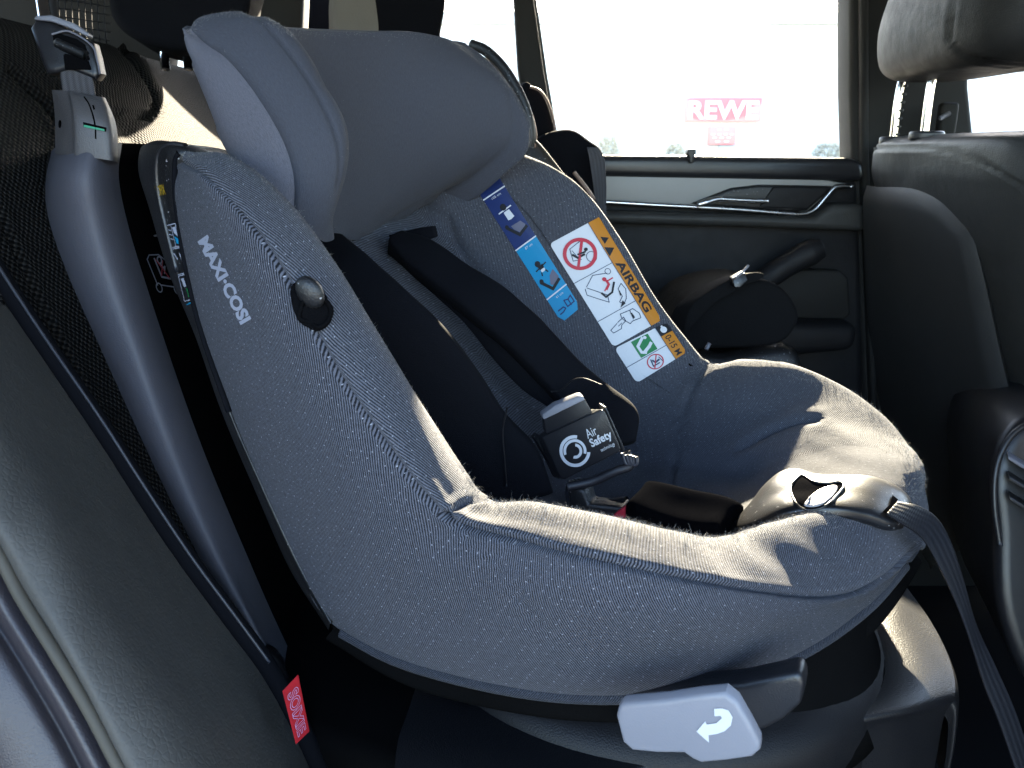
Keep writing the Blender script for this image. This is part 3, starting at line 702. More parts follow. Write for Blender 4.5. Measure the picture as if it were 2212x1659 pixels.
blob('harness', [(u, v, 1.15) for u, v in ((1492, 665), (1530, 632), (1590, 598), (1640, 588), (1648, 600), (1600, 622), (1545, 655), (1510, 690), (1480, 720))], .02, M['padleather'], cs2, .004)
slab('buckle', [PD(u, v, 1.13) for u, v in ((1582, 602), (1610, 588), (1616, 606), (1600, 622), (1586, 622))], (0, .02, 0), M['blackgloss'], cs2, .002)
tube('buckle_tab', [PD(1588, 600, 1.125), PD(1604, 588, 1.125), PD(1617, 573, 1.125)], .0018, M['lightgrey'], cs2, seg=6, k=3)
for u, v, r_ in ((1533, 741, .005), (1512, 768, .004)): tube('strap_loop', [PD(u, v, 1.12), PD(u - 8, v + 14, 1.12)], r_ * .6, M['lightgrey'], cs2, seg=6, k=2)
bl = strap('seat_belt', [PD(u, v, 1.2) for u, v in ((1268, 318), (1274, 350), (1284, 420), (1288, 480), (1310, 560), (1350, 640))],
      [PD(u, v, 1.2) for u, v in ((1292, 318), (1306, 345), (1310, 400), (1312, 470), (1340, 550), (1385, 630))], .0012, M['webgrey'], None, p=.3, label='dark grey seat belt hanging over the far booster beside the door trim', cat='seat belt')

# ================================================================== CHILD SEAT
cs = thing('child_seat', tuple(LOC(-.2, 0, -.40)), 'grey denim covered child car seat with black harness straps and warning labels', 'child seat')
# stations round the rim: hem, seam, crest as (u, v, l)
S = [((380, 362, -.175), (392, 350, -.205), (405, 328, -.195)),
     ((382, 430, -.19), (440, 375, -.232), (500, 338, -.205)),
     ((400, 560, -.19), (545, 485, -.240), (612, 425, -.205)),
     ((435, 720, -.19), (635, 625, -.240), (715, 555, -.205)),
     ((490, 880, -.19), (727, 795, -.240), (810, 715, -.205)),
     ((558, 1040, -.19), (822, 940, -.240), (900, 860, -.205)),
     ((634, 1210, -.19), (912, 1060, -.240), (985, 1000, -.205)),
     ((712, 1342, -.195), (985, 1125, -.236), (1045, 1080, -.205)),
     ((890, 1436, -.20), (1110, 1163, -.238), (1150, 1084, -.205)),
     ((1150, 1494, -.20), (1270, 1205, -.238), (1300, 1112, -.20)),
     ((1400, 1503, -.18), (1440, 1242, -.22), (1440, 1146, -.185)),
     ((1600, 1466, -.14), (1600, 1270, -.19), (1560, 1166, -.155)),
     ((1760, 1393, -.09), (1735, 1287, -.14), (1675, 1138, -.11)),
     ((1870, 1312, -.04), (1840, 1282, -.09), (1790, 1114, -.06)),
     ((1930, 1250, .00), (1918, 1242, -.035), (1895, 1108, -.015)),
     ((1984, 1180, .035), (1985, 1165, .02), (1955, 1075, .035)),
     ((1990, 1185, .075), (2006, 1110, .085), (1985, 1005, .08)),
     ((1960, 1160, .12), (1978, 1050, .14), (1950, 952, .12)),
     ((1920, 1100, .16), (1915, 960, .185), (1895, 888, .155)),
     ((1840, 1050, .19), (1820, 880, .215), (1812, 833, .185)),
     ((1730, 1000, .19), (1705, 830, .235), (1705, 788, .20)),
     ((1630, 960, .19), (1600, 830, .245), (1610, 778, .21)),
     ((1550, 930, .19), (1530, 830, .245), (1530, 785, .21)),
     ((1440, 840, .19), (1465, 770, .245), (1470, 722, .21)),
     ((1330, 760, .19), (1390, 690, .245), (1408, 636, .21)),
     ((1250, 650, .19), (1320, 580, .245), (1340, 522, .21)),
     ((1180, 520, .19), (1240, 470, .245), (1268, 420, .21)),
     ((1120, 440, .19), (1165, 400, .24), (1200, 365, .21)),
     ((1050, 390, .19), (1090, 360, .235), (1115, 328, .21))]
SP = [(770, 415), (800, 500), (862, 620), (940, 740), (1020, 858), (1100, 968), (1180, 1060), (1260, 1110), (1360, 1132), (1450, 1142), (1525, 1146), (1590, 1140), (1640, 1130), (1672, 1118)]
SPl = [PL(u, v, 0) for u, v in SP]
for i_, o_ in enumerate((.040, .030, .014, .004)): SPl[i_] = SPl[i_] - o_ * FV
SPc = cr(np.array(SPl), 10)
def spine(x): return np.array([np.interp(x * 10, range(len(SPc)), SPc[:, i]) for i in range(3)])
nS = len(S); rows = []
for i, (h, s_, c) in enumerate(S):
    H, SM, C = PL(*h), PL(*s_), PL(*c); side = -1 if i < 14.5 else 1
    x = i * 13 / 13.5 if i <= 13.5 else (nS - 1 - i) * 13 / 14.0
    sp = spine(min(13, x))
    wd = np.interp(min(i, nS - 1 - i), [0, 7, 11, 13, 14], [.125, .12, .09, .05, .02])
    low = sp + side * wd * LV + .012 * ZV
    inn = C * .5 + low * .5; 
    mixp = lambda p_, q_, t, o_: PL(p_[0] * (1 - t) + q_[0] * t, p_[1] * (1 - t) + q_[1] * t, p_[2] * (1 - t) + q_[2] * t + side * o_ * min(1, math.hypot(p_[0] - q_[0], p_[1] - q_[1]) / 110))
    zb = .018 * max(0, 1 - abs(i - 17) / 3.2) * ZV
    rows.append([H + side * -.02 * LV * (1 if i < 11 or i > 19 else .2) + (.012 if i < 8 or i > 21 else -.014) * FV, H, mixp(h, s_, .33, .014), mixp(h, s_, .68, .016), SM, mixp(s_, c, .5, .006), C,
                 C * .72 + low * .28 - side * .004 * LV + .004 * ZV + zb * .8, inn + zb * 1.3, C * .2 + low * .8 - side * .004 * LV + zb * .8, low, sp * .6 + low * .4 + .002 * ZV, sp])
CTRL = np.array(rows)
KU, KV = 10, 7
B = dense(CTRL, KU, KV)
# fine folds and seams
front = [(960, 1112), (1010, 1138), (1110, 1163), (1200, 1190), (1330, 1218), (1440, 1242), (1600, 1270), (1735, 1287), (1840, 1282), (1918, 1242), (1980, 1180)]
side = [(392, 350), (440, 375), (500, 428), (545, 485), (595, 560), (635, 625), (680, 712), (727, 795), (775, 870), (822, 940), (880, 1020), (930, 1080), (970, 1118)]
joint = [(960, 1112), (1010, 1085), (1045, 1078)]
down = [(965, 1115), (1030, 1180), (1090, 1245), (1150, 1330), (1200, 1400), (1235, 1450)]
down2 = [(985, 1330), (1060, 1420), (1090, 1460)]
farj = [(1530, 785), (1505, 822), (1480, 875), (1462, 960), (1446, 1062)]
fold = [(1600, 968), (1660, 935), (1715, 912), (1765, 905)]
backs = [(965, 470), (985, 530), (1010, 575), (1060, 640)]
mid_ = [(1000, 690), (1040, 770), (1070, 830)]
seatfold = [(1170, 770), (1150, 800), (1090, 815)]
outer = [(1930, 960), (1960, 1010), (1975, 1060), (1980, 1120)]
N = normals(B); N = N * camsign(B, N); q = px(B)
fr = np.exp(-(((q[..., 0] - 1700) / 190) ** 2 + ((q[..., 1] - 1195) / 70) ** 2)) + .3 * np.exp(-(((q[..., 0] - 1790) / 130) ** 2 + ((q[..., 1] - 975) / 80) ** 2))
ph = (q[..., 0] * .62 + q[..., 1] * .78)
phf = (q[..., 1] - 950) * 1.0 - (q[..., 0] - 1800) * .35
wr = np.where(q[..., 1] > 1060, np.sin(((q[..., 0] - 1500) * .55 - (q[..., 1] - 1100) * .55) / 9.5 + 1.2 * np.sin(q[..., 0] / 60)), np.sin(phf / 8 + 1.0 * np.sin(q[..., 0] / 50)))
B = B + N * (fr * wr * .0011 + vnoise(B, 38, 2) * .0016 + vnoise(B, 12, 4) * .0015)[..., None]
B = grooves(B, [(front, 5.0, .0038), (side, 4.5, .0028), (joint, 5, .004), (down, 3.0, .0020), (down2, 3.0, .0012), (farj, 5, .0035), (fold, 7, .004), (backs, 9, .004), (mid_, 4, .002), (outer, 3, .0015)])
m, n = B.shape[:2]
def cover(name, i0, i1, j0, j1, mat, uvmode):
    G = B[i0:i1 + 1, j0:j1 + 1]; uv = arcuv(G)
    if uvmode == 'plane':
        r = G - CAM; f_ = r @ FV; z_ = r @ ZV; th = math.radians(8)
        uv = np.stack([f_ * math.cos(th) + z_ * math.sin(th), z_ * math.cos(th) - f_ * math.sin(th)], -1)
    if uvmode == 'wall':
        r = G - CAM; f_ = r @ FV; z_ = r @ ZV; uv = np.stack([f_ + .1 * z_, z_ + .3 * (r @ LV)], -1)
    if uvmode == 'cross': uv = uv[..., ::-1]
    a, b = G.shape[:2]
    return mk(name, G.reshape(-1, 3), gfaces(a, b), mat, cs, True, uv.reshape(-1, 2))
J = lambda k: k * KV
I = lambda k: k * KU
def outer():
    G = B[:I(15) + 1, :J(4) + 1]; r = G - CAM; f_ = r @ FV; z_ = r @ ZV; th = math.radians(6)
    U_ = f_ * math.cos(th) + z_ * math.sin(th); V_ = z_ * math.cos(th) - f_ * math.sin(th); k0 = I(8)
    ds = np.linalg.norm(np.diff(G[:, :], axis=0), axis=2); cum = np.cumsum(ds[k0:], 0)
    mid = cum[:, J(2):J(2) + 1] * .6 + cum * .4
    U_[k0 + 1:] = U_[k0] + mid
    a, b = G.shape[:2]
    return mk('outer_panel', G.reshape(-1, 3), gfaces(a, b), M['cover'], cs, True, np.stack([U_, V_], -1).reshape(-1, 2))
covers = [outer(), cover('side_roll', 0, I(7), J(4), J(7), M['cover_roll'], 'cross'),
          cover('inner_lining', 0, I(7), J(7), J(12), M['cover_in'], 'cross'),
          cover('front_roll', I(7), I(15), J(4), J(8), M['cover'], 'arc'),
          cover('inner_lining', I(7), I(15), J(8), J(12), M['cover_in'], 'arc'),
          cover('front_cushion', I(15), I(22), 0, J(12), M['cover_in'], 'cross'),
          cover('side_wall', I(22), m - 1, 0, J(12), M['cover_in'], 'wall')]
tree_all = BVHTree.FromPolygons([Vector(p) for p in B.reshape(-1, 3)], gfaces(m, n))
# hem cord round the lower edge
hem = [B[i, J(1)] for i in range(I(7) + 2, I(15), 6)]
hp = [p + np.array([0, 0, -.001]) for p in hem]
M['cord'] = denim('hem_cord_denim', (.002, .0025, .0045), (.034, .038, .052), pitch=.0016, dots=0, contrast=1.6)
def cord(name, C, r, mat):
    C = cr(np.array(C), 4); n_ = len(C); T = np.gradient(C, axis=0); T /= np.linalg.norm(T, axis=1, keepdims=True)
    V = []; uv = []; s = 0
    for i in range(n_):
        if i: s += np.linalg.norm(C[i] - C[i - 1])
        a = np.cross(T[i], ZV); a /= np.linalg.norm(a); b = np.cross(T[i], a)
        for j in range(13):
            th = 2 * math.pi * j / 12; V.append(C[i] + r * (math.cos(th) * a + math.sin(th) * b)); uv.append((s + .004 * math.sin(th / 1.0), th * r))
    return mk(name, V, gfaces(n_, 13), mat, cs, True, uv)
cord('hem_cord', hp, .0042, M['cord'])

# --- black shell behind the cover
def shellgrid(rows, name, mat, ku=8, kv=6, **k):
    P = dense(np.array([[PL(*p) for p in r] for r in rows]), ku, kv); return mk(name, P.reshape(-1, 3), gfaces(*P.shape[:2]), mat, cs, True, arcuv(P).reshape(-1, 2), **k)
shell = shellgrid([[(545, 345, -.05), (480, 322, -.10), (410, 312, -.165), (345, 303, -.17), (315, 312, -.14), (330, 318, -.08)],
           [(560, 352, -.10), (480, 335, -.15), (405, 322, -.192), (330, 315, -.185), (302, 325, -.14), (330, 330, -.06)],
           [(470, 400, -.16), (430, 390, -.18), (385, 380, -.195), (322, 380, -.185), (300, 372, -.14), (335, 372, -.06)],
           [(460, 470, -.16), (425, 470, -.18), (388, 460, -.195), (345, 455, -.185), (322, 448, -.14), (350, 440, -.06)],
           [(480, 600, -.16), (440, 600, -.18), (408, 592, -.195), (382, 590, -.188), (364, 585, -.15), (390, 570, -.06)],
           [(510, 740, -.16), (470, 740, -.18), (442, 730, -.195), (432, 728, -.19), (422, 725, -.16), (440, 710, -.06)],
           [(560, 900, -.16), (520, 900, -.18), (498, 890, -.195), (487, 888, -.19), (478, 885, -.16), (500, 870, -.06)],
           [(620, 1050, -.16), (585, 1050, -.18), (565, 1045, -.195), (556, 1048, -.19), (548, 1050, -.16), (575, 1040, -.06)],
           [(700, 1220, -.16), (665, 1218, -.18), (642, 1214, -.195), (630, 1222, -.185), (628, 1226, -.14), (670, 1216, -.06)],
           [(770, 1345, -.16), (740, 1345, -.18), (716, 1346, -.20), (712, 1356, -.19), (716, 1362, -.15), (770, 1350, -.06)]], 'shell', M['black'])
tube('shell_rib', [PL(u, v, l - .004) for u, v, l in ((402, 316, -.185), (370, 312, -.187), (348, 325, -.187), (340, 350, -.187), (341, 400, -.187), (352, 460, -.187), (384, 590, -.189))], .0022, M['satin'], shell, seg=8)
tube('shell_rib', [PL(u, v, l - .002) for u, v, l in ((388, 330, -.193), (380, 350, -.193), (379, 400, -.194), (384, 460, -.194), (405, 592, -.194), (440, 730, -.195), (495, 890, -.195))], .0024, M['pad'], shell, seg=8)
# lower shell lip under the front
lip = []
for (u, v, l) in ((712, 1342, -.19), (890, 1440, -.19), (1150, 1498, -.19), (1400, 1508, -.17), (1600, 1474, -.13), (1760, 1404, -.08), (1865, 1335, -.035), (1920, 1275, .0), (1956, 1222, .03), (1982, 1180, .06)):
    a = PL(u, v, l); lip.append([a + .012 * LV + .012 * ZV, a + .003 * LV - .001 * ZV, a + .003 * LV + (0, 0, -.008), a + .012 * LV + (0, 0, -.024), a * .55 + LOC(-.14, .02, -.37) * .45 + (0, 0, -.0)])
P = dense(np.array(lip), 8, 6); mk('shell_lip', P.reshape(-1, 3), gfaces(*P.shape[:2]), M['deep'], cs)

# --- headrest -------------------------------------------------------------------------------
HC = [[(407, 62), (412, 110), (421, 144), (446, 216), (479, 306), (520, 370), (570, 425), (628, 480)],
      [(411, 62), (432, 86), (475, 115), (522, 166), (569, 234), (605, 299), (626, 360), (633, 414), (632, 478)],
      [(434, 37), (505, 60), (570, 120), (628, 200), (668, 280), (688, 350), (688, 420), (675, 505)],
      [(512, 25), (568, 47), (648, 144), (702, 234), (731, 306), (737, 360), (728, 420), (700, 522)],
      [(580, 40), (614, 58), (666, 119), (709, 198), (742, 252), (752, 324), (743, 378), (720, 455), (722, 515)],
      [(605, 60), (630, 80), (665, 150), (695, 230), (712, 300), (712, 360), (700, 430), (700, 500)],
      [(640, 64), (650, 130), (655, 220), (660, 300), (670, 380), (690, 450), (711, 490)],
      [(704, 68), (720, 150), (735, 250), (742, 350), (738, 440), (738, 514)],
      [(800, 70), (815, 150), (830, 250), (830, 350), (815, 440), (786, 518)],
      [(890, 69), (920, 140), (945, 230), (940, 320), (905, 400), (832, 500)],
      [(960, 82), (1010, 140), (1040, 220), (1035, 300), (985, 385), (885, 465)],
      [(1000, 100), (1060, 148), (1100, 198), (1114, 252), (1108, 300), (1082, 335), (1010, 392), (938, 428), (860, 478)],
      [(1003, 93), (1062, 139), (1106, 200), (1138, 255), (1143, 305), (1132, 337), (1100, 367), (1028, 427), (974, 463), (938, 486), (842, 508)],
      [(975, 98), (1025, 145), (1070, 200), (1085, 260), (1080, 310), (1040, 360), (980, 410), (900, 470), (830, 500)],
      [(850, 75), (840, 150), (850, 250), (850, 350), (820, 420), (780, 500)],
      [(560, 66), (560, 150), (570, 250), (590, 330), (630, 400), (690, 480)]]
HL = [-.158, -.162, -.152, -.138, -.122, -.100, -.078, -.035, .02, .07, .112, .140, .152, .165, .07, -.05]
cols = []
for c, l in zip(HC, HL):
    R_ = resample(np.array([(*p, 0) for p in c], float), 12)
    cols.append([PL(u, v, l) for u, v, _ in R_])
H = np.array(cols)                       # ring index, along
Hd = dense(H, 7, 6, True, False)
seams = [([(407, 66), (432, 84), (475, 115), (522, 166), (569, 234), (605, 299), (626, 360), (633, 414), (632, 470)], 3.5, .0022),
         ([(535, 28), (572, 47), (648, 144), (702, 234), (731, 306), (737, 360), (730, 410)], 3.5, .0022)]
Nn = normals(Hd, True); Nn = Nn * camsign(Hd, Nn); qq = px(Hd); ring = np.arange(len(Hd))
fro = (ring <= 7 * 4.6)[:, None] | (ring > 7 * 13)[:, None]
def gr(P, line, wpx, dep, mask):
    L = cr(np.array(line, float), 8); d = pdist(qq, L); return P - Nn * (np.exp(-(d / wpx) ** 2) * dep * mask)[..., None]
Hd = Hd + Nn * (vnoise(Hd, 30, 11) * .0015)[..., None]
for ln, a_, b_ in seams: Hd = gr(Hd, ln, a_, b_, fro)
bk = ~fro
Hd = gr(Hd, [(1100, 195), (1114, 252), (1110, 296), (1082, 335), (1010, 392), (938, 428), (866, 463), (826, 493)], 3.5, .0026, bk)
Hd = gr(Hd, [(711, 482), (729, 508), (751, 516), (794, 512), (826, 495)], 3.0, .002, bk)
mH, nH = Hd.shape[:2]
head = thing('headrest', tuple(LOC(-.44, 0, .0)), None, None); head.parent = cs; head.matrix_parent_inverse = Matrix.Translation(-cs.location)
del_keys = [k for k in ('label', 'category') if k in head]
def hpart(name, i0, i1, mat, caps=False):
    G = np.concatenate([Hd, Hd[:1]])[i0:i1 + 1]; uv = arcuv(G)[..., ::-1]; a, b = G.shape[:2]
    return mk(name, G.reshape(-1, 3), gfaces(a, b), mat, head, True, uv.reshape(-1, 2))
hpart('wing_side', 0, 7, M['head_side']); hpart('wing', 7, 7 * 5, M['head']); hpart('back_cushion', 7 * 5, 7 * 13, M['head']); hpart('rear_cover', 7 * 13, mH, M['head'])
# caps
for e, nm in ((0, 'top_edge'), (nH - 1, 'bottom_edge')):
    ringp = Hd[:, e]; A_ = ringp[:7 * 13 + 1]; t_ = np.linspace(0, 1, len(A_)); Bk = ringp[7 * 13:]; Bk = np.concatenate([Bk, ringp[:1]])[::-1]
    tb = np.linspace(0, 1, len(Bk)); Bi = np.stack([np.interp(t_, tb, Bk[:, i]) for i in range(3)], -1)
    G = np.array([A_ * (1 - s) + Bi * s + ZV * (.002 if e == 0 else -.003) * math.sin(math.pi * s) for s in np.linspace(0, 1, 7)])
    mk(nm, G.reshape(-1, 3), gfaces(*G.shape[:2]), M['head'], head, True, arcuv(G).reshape(-1, 2))
# thin black guide shell of the headrest, seen behind its far edge
tube('guide_edge', [PL(u, v, .19) for u, v in ((1018, 96), (1050, 110), (1088, 148), (1122, 203), (1140, 250), (1146, 290), (1142, 318))], .0055, M['black'], head, seg=8)

# --- harness --------------------------------------------------------------------------------
def st3(L, l): return [PL(u, v, x) for (u, v), x in zip(L, l)]
sn = strap('harness_pad', st3([(650, 535), (690, 620), (745, 720), (825, 850), (905, 965), (975, 1050), (1035, 1100)], [-.075, -.10, -.105, -.10, -.095, -.09, -.085]),
           st3([(745, 522), (832, 590), (946, 690), (1032, 800), (1090, 890), (1158, 965), (1195, 1060)], [-.045, -.07, -.075, -.07, -.065, -.06, -.055]), .010, M['pad'], cs, wob=.0015)
sf = strap('harness_pad', st3([(838, 533), (880, 578), (945, 628), (1020, 690), (1095, 752), (1160, 818), (1206, 870), (1245, 925), (1285, 975)], [.02, .012, .005, 0, 0, 0, 0, -.005, -.01]),
           st3([(872, 517), (937, 530), (1018, 586), (1090, 628), (1160, 690), (1248, 784), (1322, 845), (1378, 892), (1372, 955)], [.045, .04, .035, .032, .032, .03, .03, .02, .01]), .011, M['pad'], cs, wob=.0015)
strap('harness_underlay', st3([(842, 548), (905, 608), (1000, 692), (1068, 775), (1130, 840), (1190, 880)], [.03, .02, .014, .01, .01, .01]),
      st3([(880, 560), (958, 632), (1034, 695), (1108, 765), (1180, 830), (1225, 880)], [.03, .02, .014, .01, .01, .01]), .004, M['pad'], cs)
def seamline(name, L, l, par): return tube(name, st3(L, l), .0007, M['ink'], par, seg=6)
seamline('seam', [(1192, 846), (1212, 842), (1236, 822), (1262, 818), (1300, 832)], [-.018] * 5, sf)
seamline('seam', [(1096, 880), (1086, 930), (1090, 990), (1094, 1050)], [-.082, -.082, -.082, -.082], sn)
# webbing slot fold under the headrest
slab('strap_slot', [PL(u, v, l) for u, v, l in ((838, 508, .05), (905, 492, .06), (935, 488, .06), (940, 512, .06), (900, 528, .05), (850, 530, .05))], .006 * LV, M['pad'], cs, .001)
# airbag clip box on the far strap
AL = -.052
def AP(u, v, l=AL): return PL(u, v, l)
clip = slab('clip_box', [AP(1171, 944), AP(1300, 883), AP(1308, 889), AP(1342, 968), AP(1340, 976), AP(1220, 1037), AP(1211, 1033)], .014 * LV - .014 * FV - .006 * ZV, M['satin'], cs, .0016)
slab('clip_tab', [AP(1178, 935, AL + .003), AP(1173, 898, AL + .003), AP(1254, 858, AL + .003), AP(1264, 863, AL + .003), AP(1281, 893, AL + .003), AP(1270, 905, AL + .003), AP(1190, 942, AL + .003)], .008 * LV - .006 * FV, M['satin'], clip, .001)
slab('clip_tab_edge', [AP(1172, 903, AL + .001), AP(1172, 896, AL + .001), AP(1200, 876, AL + .001), AP(1250, 856, AL + .001), AP(1260, 856, AL + .001), AP(1264, 864, AL + .001), AP(1175, 907, AL + .001)], .008 * LV - .006 * FV, M['lightgrey'], clip, .001)
slab('clip_side', [AP(1304, 880, AL + .004), AP(1310, 879, AL + .004), AP(1351, 972, AL + .004), AP(1346, 978, AL + .004)], .008 * LV - .008 * FV, M['satin'], clip, .0008)
slab('clip_back', [AP(1156, 950, AL + .008), AP(1166, 941, AL + .008), AP(1216, 1030, AL + .008), AP(1206, 1036, AL + .008)], .008 * LV - .008 * FV, M['black'], clip, .001)
bc = bvh(clip)
dc = Decal([(1171, 944), (1300, 883), (1342, 974), (1217, 1038)], [bc], .0004)
asp = .75
out = []
cx, cy = .36, .56
def arc(r0, r1, a0, a1):
    t = np.radians(np.linspace(a0, a1, 26)); A_ = 1.42
    o = np.stack([cx + r1 * np.cos(t), cy + r1 * A_ * np.sin(t)], -1); i_ = np.stack([cx + r0 * np.cos(t), cy + r0 * A_ * np.sin(t)], -1)
    return [np.array([o[k], o[k + 1], i_[k + 1], i_[k]]) for k in range(25)]
out += arc(.188, .236, 30, 305); out += arc(.135, .176, 185, 400); out += arc(.070, .112, -60, 130)
out += [txt('Air', .62, .25, .79, .45, bold=0), txt('Safety', .62, .47, .975, .71, bold=.025), txt('technology', .72, .75, .955, .85)]
put('mark', dc, out, M['white'], clip, 0, .15)
# crotch pad, buckle loops
cgrid = [[PL(u, v, l) for u, v, l in r] for r in (
    [(1345, 1105, -.05), (1372, 1078, -.03), (1395, 1062, -.01)],
    [(1380, 1135, -.06), (1410, 1100, -.035), (1440, 1064, -.012)],
    [(1450, 1160, -.06), (1470, 1120, -.035), (1500, 1073, -.012)],
    [(1520, 1172, -.06), (1540, 1132, -.035), (1560, 1088, -.012)],
    [(1566, 1162, -.06), (1584, 1138, -.035), (1606, 1114, -.012)])]
lens('crotch_pad', cgrid, .028, M['padshaded'], cs, 6, 8, edge=.3)
for k in range(4):
    tube('strap_loop', [PL(1236 + 7 * k, 1040 - 2 * k, -.035), PL(1228 + 8 * k, 1065, -.035), PL(1236 + 10 * k, 1100, -.035)], .003, M['webgrey'], cs, seg=8)
tube('lap_strap', [PL(1225, 1052, -.05), PL(1280, 1040, -.04), PL(1330, 1018, -.035), PL(1362, 1005, -.03), PL(1352, 975, -.03)], .0038, M['web'], cs, seg=10)
tube('buckle_stalk', [PL(1262, 1062, -.03), PL(1275, 1085, -.03), PL(1310, 1094, -.03), PL(1355, 1090, -.03)], .007, M['black'], cs, seg=10)
slab('buckle', [PL(u, v, -.045) for u, v in ((1225, 1045), (1262, 1060), (1270, 1090), (1345, 1096), (1350, 1140), (1230, 1120))], .02 * LV, M['black'], cs, .003)
slab('buckle_button', [PL(u, v, -.055) for u, v in ((1332, 1106), (1348, 1096), (1350, 1120), (1318, 1120))], .006 * LV, M['red'], cs, .001)
for k in range(3): tube('strap_ring', [PL(1345 + 8 * k, 978 + 4 * k, -.045), PL(1352 + 8 * k, 1000 + 2 * k, -.045), PL(1360 + 8 * k, 1000, -.045), PL(1362 + 6 * k, 982 + 2 * k, -.045)], .0016, M['webgrey'], cs, seg=6)

# --- adjuster tongue at the front -------------------------------------------------------------
tg = [[(1572, 1150, -.035), (1618, 1150, -.05), (1700, 1122, -.06), (1790, 1112, -.055), (1868, 1124, -.04), (1920, 1141, -.03), (1950, 1141, -.02)],
      [(1600, 1120, -.03), (1640, 1118, -.043), (1712, 1096, -.055), (1790, 1098, -.052), (1866, 1106, -.038), (1920, 1124, -.028), (1957, 1130, -.018)],
      [(1628, 1088, -.022), (1662, 1086, -.036), (1722, 1080, -.044), (1795, 1083, -.042), (1868, 1086, -.032), (1922, 1104, -.022), (1962, 1116, -.012)],
      [(1650, 1060, -.016), (1684, 1054, -.028), (1738, 1056, -.034), (1806, 1062, -.032), (1872, 1066, -.024), (1928, 1084, -.014), (1964, 1102, -.006)],
      [(1676, 1036, -.010), (1708, 1032, -.018), (1758, 1042, -.020), (1816, 1046, -.020), (1876, 1050, -.014), (1930, 1068, -.006), (1964, 1092, 0)],
      [(1692, 1026, 0), (1728, 1023, -.004), (1766, 1036, -.006), (1822, 1036, -.006), (1881, 1039, 0), (1928, 1058, .006), (1960, 1084, .010)]]
G = np.array([[PL(p[0], p[1], p[2] + .006 * i_) for p in r] for i_, r in enumerate(tg)])
P = dense(G, 10, 12); Nt = normals(P); Nt *= camsign(P, Nt); qp = px(P)
t0 = lens('strap_adjuster', G, .012, M['blackgloss'], cs, 10, 12, edge=.3)
adj = t0
M['recess'] = plastic('recess_black', (.0025, .0025, .003), .7, spec=0)
ta = bvh(t0)
dr = Decal([(0, 0), (1000, 0), (1000, 1000), (0, 1000)], [ta], .0006)
dr.pix = lambda a, b: np.array([a, b])
hole = cr(np.array([(1709, 1056), (1722, 1036), (1735, 1030), (1756, 1043), (1788, 1047), (1812, 1044), (1822, 1052), (1812, 1068), (1790, 1090), (1760, 1101), (1732, 1099), (1716, 1082)], float), 5, True)
put('finger_recess', dr, [hole], M['recess'], adj, 0, 12)
rimp = [dr.at(a, b, .0012) for a, b in hole[::3]]; tube('recess_rim', rimp, .0009, M['blackgloss'], adj, seg=8, closed=True)
btn = cr(np.array([(1738, 1093), (1752, 1076), (1774, 1060), (1796, 1053), (1809, 1056), (1802, 1072), (1786, 1086), (1764, 1095)], float), 4, True)
bp_ = [dr.at(a, b, .0022) for a, b in btn]
slab('release_button', bp_, np.array([0, 0, -.0015]), M['lightgrey'], adj, .0007)
slot = [(1926, 1071), (1938, 1080), (1934, 1092), (1921, 1113), (1904, 1108), (1920, 1092)]
put('slot', dr, [slot], M['recess'], adj, 1, 12)
strap('adjuster_strap', st3([(1914, 1110), (1951, 1134), (1993, 1165), (2031, 1230), (2070, 1314), (2098, 1390), (2126, 1480), (2158, 1560), (2200, 1680)], [-.034, -.03, -.02, -.015, -.01, -.01, -.01, -.01, -.01]),
      st3([(1938, 1084), (1985, 1094), (2026, 1122), (2057, 1180), (2082, 1260), (2108, 1350), (2150, 1440), (2190, 1530), (2235, 1660)], [-.012, -.005, .0, .0, .005, .005, .005, .005, .005]), .0009, M['strapblack'], cs, k=10, seg=12, p=.2)

# --- belt guide knob in the near side roll
kc = [(655, 603), (636, 616), (631, 634), (638, 660), (650, 690), (672, 708), (692, 714), (712, 700), (716, 676), (706, 648), (692, 622), (676, 606)]
base_pts = []
dk = Decal([(0, 0), (1, 0), (1, 1), (0, 1)], [tree_all], .001); dk.pix = lambda a, b: np.array([a, b])
kp = cr(np.array(kc, float), 4, True); kpp = np.array([dk.at(a, b, .0005) for a, b in kp])
knob = put('belt_guide', dk, [kp], M['recess'], cs, 1, 10)
slab('guide_surround', kpp + np.array([0, -.001, 0]), -LV * .002, M['recess'], knob, .0008)
rows = []
for s_, (u, v, ru, rv) in enumerate(((657, 608, 8, 6), (660, 618, 19, 12), (667, 634, 25, 16), (675, 650, 27, 15), (683, 664, 27, 14), (690, 678, 26, 12))):
    pass
C0 = dk.at(668, 636, .004); C1 = dk.at(690, 668, .003)
def ellipsoid(name, c, ax, ay, az, mat, par, p=1.0):
    V = []; F = []; a_, b_ = 20, 14
    for i in range(b_ + 1):
        ph_ = math.pi * i / b_
        for j in range(a_):
            th = 2 * math.pi * j / a_; V.append(c + ax * math.sin(ph_) * math.cos(th) + ay * math.sin(ph_) * math.sin(th) + az * math.cos(ph_))
    F = gfaces(b_ + 1, a_, False, True); return mk(name, V, F, mat, par)
dv1 = (C1 - C0); dv1 /= np.linalg.norm(dv1); dv2 = np.cross(dv1, LV); dv2 /= np.linalg.norm(dv2)
ellipsoid('guide_hood', C0, dv1 * .0105, dv2 * .0085, LV * -.0055, M['black'], knob)
tube('guide_ring', [dk.at(a, b, .003) for a, b in ((648, 668), (660, 652), (684, 646), (702, 656), (712, 676), (706, 698), (690, 708), (668, 700), (654, 686))], .0014, M['recess'], knob, seg=8, closed=True)

